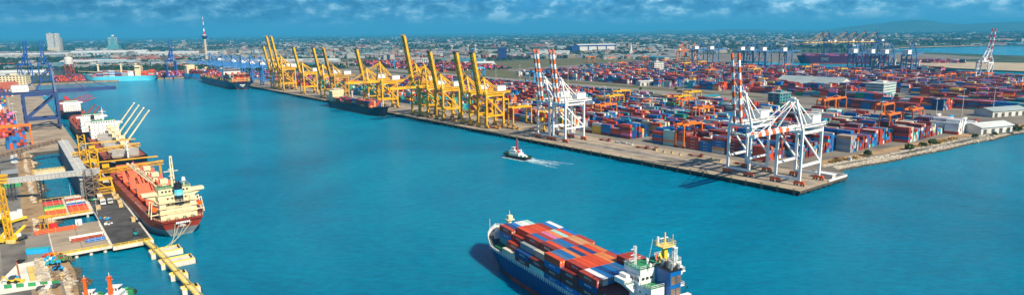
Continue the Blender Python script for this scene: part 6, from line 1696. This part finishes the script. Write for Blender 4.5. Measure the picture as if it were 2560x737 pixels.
tag(TOWN.build('distant_town'), 'mass of small pale buildings of the town fading towards the horizon', 'town', kind='stuff')
# woods and tree belts
def clump(m, c, r, h, q, key, n=16):
    for _ in range(n):
        a = q.uniform(0, 2 * PI); e = math.acos(q.uniform(-.1, 1)); rr_ = q.uniform(.55, 1.0)
        x = Vector((math.cos(a) * math.sin(e) * r * rr_, math.sin(a) * math.sin(e) * r * rr_, h * (.25 + .72 * math.cos(e) * rr_)))
        sz = r * q.uniform(.28, .5); n_ = Vector((q.gauss(0, 1), q.gauss(0, 1), q.gauss(0, 1) + .6)).normalized(); a1 = n_.orthogonal().normalized() * sz; a2 = n_.cross(a1)
        b = Vector(c) + x; m.add([b - a1, b - a2 * .8, b + a1, b + a2 * .8], [(0, 1, 2, 3)], key)
WOOD = MB(); qw = random.Random(9); cnt = 0
while cnt < 12500:
    px = qw.uniform(-30, 2600); u = qw.random(); py = hz_y(px) + 3 + 92 * u ** 1.7; p = gp(px, py, QZ); s, t = to_st(p)
    belt = (500 < t < 740 and 1120 < s < 2300)
    if not in_land(p, s, t) and not belt: continue
    f = mn.noise(Vector((p.x, p.y, 9)) * .0016) + .4 * mn.noise(Vector((p.x, p.y, 5)) * .005)
    if f < -.12 and not (belt and qw.random() < .4): continue
    if any(abs(s - a) < 60 and abs(t - b) < 60 for a, b in LM): continue
    d = p.length; sc = 1 + max(0, d - 2500) / 2200; r = qw.uniform(5, 9) * sc
    if belt: r = qw.uniform(2.5, 5)
    clump(WOOD, p, r, min(16, r * 1.6), qw, 'leaf_far', 9 if d > 4000 else 14); cnt += 1
# tree belts behind the left and far end terminals
for k in range(1500):
    px = qw.uniform(-10, 520); py = qw.uniform(150, 176) + (qw.random() ** 2) * 6; p = gp(px, py, QZ); s, t = to_st(p)
    if s < 1800 or any(abs(s - a) < 70 and abs(t - b) < 70 for a, b in LM): continue
    clump(WOOD, p, qw.uniform(5, 9), 12, qw, 'leaf_far', 14)
tag(WOOD.build('woodland'), 'dark green woods and tree belts through the distant town', 'trees', kind='stuff')
# hills on the right horizon
def hill(px0, px1, peaks, dist, name_z):
    n = 60; rows = []
    for i in range(n + 1):
        px = px0 + (px1 - px0) * i / n; d = RT * ((px - CXP) / F_PX) + FW; d.z = 0; d.normalize(); u = i / n
        hgt = .60 * max(0, sum(a * math.exp(-((u - c) / w) ** 2) for a, c, w in peaks) + 40 * mn.noise(Vector((u * 9, name_z, 0))) * math.sin(PI * u) + 18 * mn.noise(Vector((u * 30, name_z, 4))) * math.sin(PI * u)) * math.sin(PI * u) ** .4
        rows.append([d * (dist - 2500) + Vector((0, 0, 0)), d * (dist - 1000) + Vector((0, 0, hgt * .6)), d * dist + Vector((0, 0, hgt)), d * (dist + 2500)])
    m = MB(); vs = [v for r in rows for v in r]; fs = [(i * 4 + j, (i + 1) * 4 + j, (i + 1) * 4 + j + 1, i * 4 + j + 1) for i in range(n) for j in range(3)]
    m.add(vs, fs, 'hill'); return struct(m.build('hills'))
hill(1850, 3000, ((290, .25, .10), (330, .36, .07), (250, .5, .1), (310, .65, .1)), 17000, 1.0)
hill(1450, 2100, ((150, .3, .15), (190, .6, .15)), 19000, 2.0)
# ------------------------------------------------------------ quay and yard furniture
qw2 = thing('quay_wall', 'piled quay edge with black fenders along the long container quay', 'quay wall')
pile_set(qw2, [st(.9 + k * 6.4, .9, 0) for k in range(90)] + [st(.9, 8 + k * 7, 0) for k in range(9)], .5, 'concrete_dark', 1.45)
fb = MB(); fb.box((0, 0, 1.2), (1.6, .7, 2.6), 'rubber'); fb.box((0, .42, 1.3), (1.3, .12, 2.0), 'dark_grey'); f0 = fb.build('fender', qw2)
pts = [st(4 + k * 11.5, -.36, 0) for k in range(90)]
f0.location = pts[0]; f0.rotation_euler.z = AQ
for p in pts[1:]: o = f0.copy(); COL.objects.link(o); o.parent = qw2; o.location = p
m = MB()
for k in range(90): sbox(m, 4 + k * 11.5, 5.2 + k * 11.5, .5, 1.3, QZ, QZ + .55, 'black')
sbox(m, 0.2, 1600, .12, .42, QZ, QZ + .22, 'pale_yellow'); m.build_each('bollard', qw2)
bk = MB(); sbox(bk, 0, 1600, 13.6, 14, -1.2, 3.0, 'concrete_dark'); bk.build('back_wall', qw2)
r = MB()
for t in (12, 36, 13.2, 37.2): sbox(r, 2, 1590, t - .12, t + .12, QZ + .004, QZ + .05, 'steel')
struct(r.build('crane_rail_paving'))
r = MB()
for t in (18, 22, 26, 30, 44, 50, 56):
    k = 4
    while k < 800:
        sbox(r, k, k + (180 if t in (18, 30, 56) else 6), t - .12, t + .12, QZ + .004, QZ + .012, 'white_line' if t != 56 else 'pale_yellow'); k += 184 if t in (18, 30, 56) else 16
struct(r.build('road_markings'))
r = MB(); q = random.Random(2)
for k in range(60): sbox(r, 3 + k * 14, 3.12 + k * 14, 1.5, 60, QZ + .004, QZ + .008, 'dark_grey')
struct(r.build('paving_joint'))
# oil stained lanes where trucks and cranes run
mat('worn_concrete', (0.20, 0.175, 0.145), 0.9, var=.2, scale=.06, spec=.2)
struct(sheet('worn_lane_paving', [(4, 19), (4, 29), (900, 29), (900, 19)], QZ + .0025, 'worn_concrete'))
struct(sheet('worn_lane_paving', [(4, 57), (4, 66), (62, 66), (62, 60), (900, 60), (900, 57)], QZ + .0025, 'worn_concrete'))
# end-of-quay structure
t = thing('quay_end_building', 'low white flat roofed structure at the open end of the quay', 'building')
m = MB(); sbox(m, 2, 14, 47, 52, QZ, QZ + 3.2, 'wall_white'); sbox(m, 1.5, 14.5, 46.6, 52.4, QZ + 3.2, QZ + 3.6, 'white'); m.build('wall', t)
m = MB(); sbox(m, .4, 1.2, 40, 66, QZ, QZ + 1.2, 'white'); sbox(m, 1.2, 24, 65.0, 65.8, QZ, QZ + 1.2, 'white'); m.build('parapet', t)
# rock revetment along the right shore
def shore_pt(q, u, w):
    P_ = [(24, 84), (8, 200), (-12, 384), (-60, 640)]
    x = u * 3; i = min(2, int(x)); f_ = x - i; s = P_[i][0] + (P_[i + 1][0] - P_[i][0]) * f_; t = P_[i][1] + (P_[i + 1][1] - P_[i][1]) * f_
    return s + 4 - 9.5 * w + 1.0 * math.sin(t * .07), t
def rev(q):
    u = q.random() ** 1.35; w = q.random(); s, t = shore_pt(q, u, w); return st(s, t, 0), QZ + .5 - (QZ + .8) * w
rocks('rock_revetment', 'pale rock armour sloping to the water along the right shore', rev, 9500, 0, (.5, 1.35), lambda p, z, q: 'rock_wet' if z < .55 else ('rock' if q.random() < .8 else 'rock_tan'), 12)
m = MB(); q = random.Random(31)
for k in range(2600):
    u = q.random() ** 1.2; s, t = shore_pt(q, u, 0); 
    if mn.noise(Vector((t * .035, 1.7, 0))) < -.08: continue
    s += q.uniform(1.0, 6); p = st(s, t, QZ); h = q.uniform(.7, 2.2); a = q.random() * PI; w = q.uniform(.5, 1.4)
    m.add([p + Vector((-w * math.cos(a), -w * math.sin(a), 0)), p + Vector((w * math.cos(a), w * math.sin(a), 0)), p + Vector((w * .6 * math.cos(a) + .2, w * .6 * math.sin(a), h)), p + Vector((-w * .5 * math.cos(a), -w * .5 * math.sin(a), h * .9))], [(0, 1, 2, 3)], 'dry_grass' if q.random() < .8 else 'leaf')
tag(m.build('dry_grass'), 'tawny dry grass along the top of the rock armour', 'grass', kind='stuff')
struct(sheet('shore_track', [(30, 90), (40, 90), (28, 200), (8, 384), (-40, 640), (-52, 640), (-4, 384), (16, 200)], QZ + .006, 'dirt'))
def bush(px, py, r, label, tall=1.0, grp='bushes on the rocky shore', q=random.Random(4)):
    t = thing('bush', label, 'bush', g3(px, py), 0, grp)
    MB().tube((0, 0, 0), (0, 0, r * .8 * tall), .18, 'bark', 6, .08).build('trunk', t); m = MB()
    for k in range(5):
        c = Vector((q.gauss(0, r * .35), q.gauss(0, r * .35), r * .15)); clump(m, c, r * .62, r * 1.3 * tall, q, 'leaf', 55)
    m.build('crown', t)
for i, (px, py, r) in enumerate(((2168, 390, 3.4), (2266, 374, 3.8), (2308, 366, 2.8), (2334, 362, 3.8), (2438, 345, 2.8), (2486, 338, 2.4), (2512, 330, 3.2), (2545, 330, 4.0), (2532, 322, 3.4))):
    bush(px, py, r, 'green bush on the shore, %s along the right hand rock armour' % ORD[i])
for i, (px, py, r, hh) in enumerate(((2060, 262, 3, 2), (2075, 260, 3.2, 2), (2188, 252, 3, 2), (2150, 257, 2.6, 2), (2240, 248, 3, 2), (1602, 226, 3, 1.5), (1690, 226, 3, 1.5), (2322, 300, 3.4, 1.6), (1760, 262, 2.6, 1.6), (1516, 246, 2.6, 1.6))):
    bush(px, py, r, 'small dark green tree among the yard roads, %s of the scattered ones' % ORD[i], hh, 'small trees among the yard roads')
# light masts
lm = thing('light_mast', '', 'light mast', (0, 0, 0), 0, 'tall light masts in the yards')
MB().tube((0, 0, 0), (0, 0, 32), .42, 'pale_grey', 8, .2).build('pole', lm); m = MB(); m.tube((0, 0, 31.4), (0, 0, 32), 1.3, 'pale_grey', 8); 
for k in range(6): a = k * PI / 3; m.box((1.5 * math.cos(a), 1.5 * math.sin(a), 31.3), (.6, .6, .4), 'white', a)
m.build('lamp_head', lm)
mp_ = [(2336, 325, 'near the white reefer stacks'), (2199, 335, 'before the orange cranes at the rock shore'), (2112, 262, 'by the paired orange cranes'), (1706, 262, 'beside the bright yellow gantry'), (1738, 320, 'between stacks behind the nearest orange gantry'), (1510, 278, 'behind the paired white cranes'), (2404, 290, 'on the road before the right shed'), (2481, 287, 'at the white ended shed'), (2290, 232, 'in the back yard right of the banded office'), (2062, 225, 'over the big grey shed'), (1598, 190, 'left of the toll gate'), (1870, 216, 'on the rail road behind the raised striped boom'), (1420, 215, 'on the rail road behind the paired cranes'), (1300, 200, 'by the bright blue rail gantry'), (1240, 196, 'along the scrub road, near the yellow booms'), (1110, 190, 'along the scrub road, farther'), (50, 358, 'beside the left terminal orange gantry'), (40, 330, 'second along the left terminal stacks'), (28, 300, 'third along the left terminal stacks'), (1850, 300, 'behind the upright striped boom'), (2460, 395, '')]
for i, (px, py, w) in enumerate(mp_[:-1]):
    if i == 0: lm.location = g3(px, py); lm['label'] = 'tall light mast ' + w
    else: copy_tree(lm, g3(px, py), 0, 'tall light mast ' + w)
# jetty lamp posts
for px, py, w in ((243, 536, 'at the kerb of the black jetty'), (178, 494, 'at the back of the wide pipe bridge')):
    t = thing('lamp_post', 'thin lamp post ' + w, 'lamp post', g3(px, py)); MB().tube((0, 0, 0), (0, 0, 9.5), .16, 'pale_grey', 6, .1).build('pole', t); MB().bx(-1, 1, -.2, .2, 9.4, 9.7, 'white').build('lamp_head', t)
# terminal tractors
def tractor(lab, c, load=None):
    t = thing('terminal_tractor', lab, 'truck', (0, 0, 0), 0, 'terminal tractors on the long quay')
    MB().bx(4.2, 6.2, -1.2, 1.2, .8, 3.0, c).bx(3.2, 4.2, -1.1, 1.1, .7, 1.4, c).build('cab', t); MB().bx(6.19, 6.23, -1, 1, 1.9, 2.8, 'glass').bx(4.6, 5.8, 1.19, 1.23, 1.9, 2.7, 'glass').bx(4.6, 5.8, -1.23, -1.19, 1.9, 2.7, 'glass').build('window', t)
    MB().bx(-7, 3.6, -1.2, 1.2, 1.0, 1.4, 'rust_red').build('trailer', t); wheels(t, (5.2, 2.6, -5.8, -4.6), 1.05)
    return t
ttm = tractor('', 'rust_red'); tty = tractor('', 'crane_yellow'); ttw = tractor('', 'white'); ft = set()
for base, c, pl_ in ((ttm, 'maroon', ((1513, 352), (1606, 371), (1628, 374), (1740, 391), (1858, 412), (1900, 404))), (tty, 'yellow', ((1232, 320), (1241, 322), (1252, 318), (1264, 320), (1276, 322), (1288, 323), (1172, 305), (1180, 312), (1120, 300), (1132, 303), (1076, 292), (1204, 312))), (ttw, 'white', ((2108, 400), (1380, 338), (2060, 330), (2370, 318), (2390, 300)))):
    for i, (px, py) in enumerate(pl_):
        lab = '%s terminal tractor with empty trailer, %s from the left on the quay side' % (c, ordn(sorted(x for x, _ in pl_).index(px)))
        rz = AQ + PI + (0.02 * i)
        if i == 0: base.location = g3(px, py); base.rotation_euler.z = rz; base['label'] = lab
        else: copy_tree(base, g3(px, py), rz, lab)
q = random.Random(6)
for i, (px, py) in enumerate(((1545, 357), (1560, 359), (1575, 362), (1640, 377), (1660, 381), (1680, 384), (1700, 388), (1780, 401), (1800, 404), (1350, 330), (1330, 326))):
    m = MB(); p = g3(px, py)
    for k in range(2 + i % 2): m.box(p + Vector((0, 0, .3 + k * .62)), (6 if i < 3 or i > 8 else 1.6, 2.3 if i < 3 else 1.2, .5), 'pale_yellow' if i > 2 else 'pale_grey', AQ)
    for dx in (-1, 1): m.box(p + QU * dx * (2.4 if i < 3 or i > 8 else .6) + Vector((0, 0, 1.9)), (.3, 1.2, .9), 'steel', AQ)
    tag(m.build('lifting_frame'), ('pale lifting frame stack, %s from the left along the quay road' if (i < 3) else 'small yellow spreader part, %s along the quay road strip') % ORD[i], 'lifting gear', 'lifting gear stored along the quay road')
# parked cars and lorries along the back roads: small bright dots of traffic
for i in range(14):
    px, py = ((2130, 262), (2146, 258), (2230, 262), (2262, 262), (2302, 290), (2345, 292), (2376, 296), (2410, 302), (2440, 306), (2280, 268), (1836, 236), (1860, 240), (1400, 206), (1700, 232))[i]
    c = ['ship_white', 'sky_blue', 'ship_white', 'rust_red', 'orange'][i % 5]
    t = truck('%s lorry on the yard roads, %s of the roadside ones' % ({'ship_white': 'white', 'sky_blue': 'bright blue', 'rust_red': 'dark red', 'orange': 'orange'}[c], ordn(i)), c if c != 'rust_red' else 'red', c, g3(px, py), AQ + (PI / 2 if px > 2100 else 0), 12, 'lorries on the yard roads', 2.4)
# goods train wagons on the rail strip
for row, (tt, s0, n) in enumerate(((418, 560, 40), (432, 480, 34))):
    for k in range(n):
        if row and k % 7 == 3: continue
        p = st(s0 + k * 15, tt, QZ + .02)
        if row == 0 and k == 0 or (row == 1 and k == 0):
            wg = thing('rail_wagon', '', 'rail wagon', p, AQ, ''); MB().bx(-6.8, 6.8, -1.3, 1.3, 1.0, 1.5, 'dark_grey').build('frame', wg); MB().bx(-6, 6, -1.22, 1.22, 1.5, 4.1, 'ct_navy' if row == 0 else 'ct_grey').build('load', wg); wheels(wg, (-5, 5), .8, .45); o = wg
            wproto = wg
        else: o = copy_tree(wproto, p, AQ)
        o['label'] = ('%s loaded wagon standing in the %s goods train' % (('dark', 'nearer') if row == 0 else ('grey', 'farther')))
        o['group'] = '%s goods train wagons' % ('nearer' if row == 0 else 'farther')
r = MB()
for t_ in (416.8, 419.2, 430.8, 433.2, 408, 410): sbox(r, 330, 1590, t_ - .1, t_ + .1, QZ + .02, QZ + .16, 'steel')
struct(r.build('railway_road'))
tag(FAR.build('container_field'), 'countless stacked containers filling the yards and ships beyond', 'containers', kind='stuff')
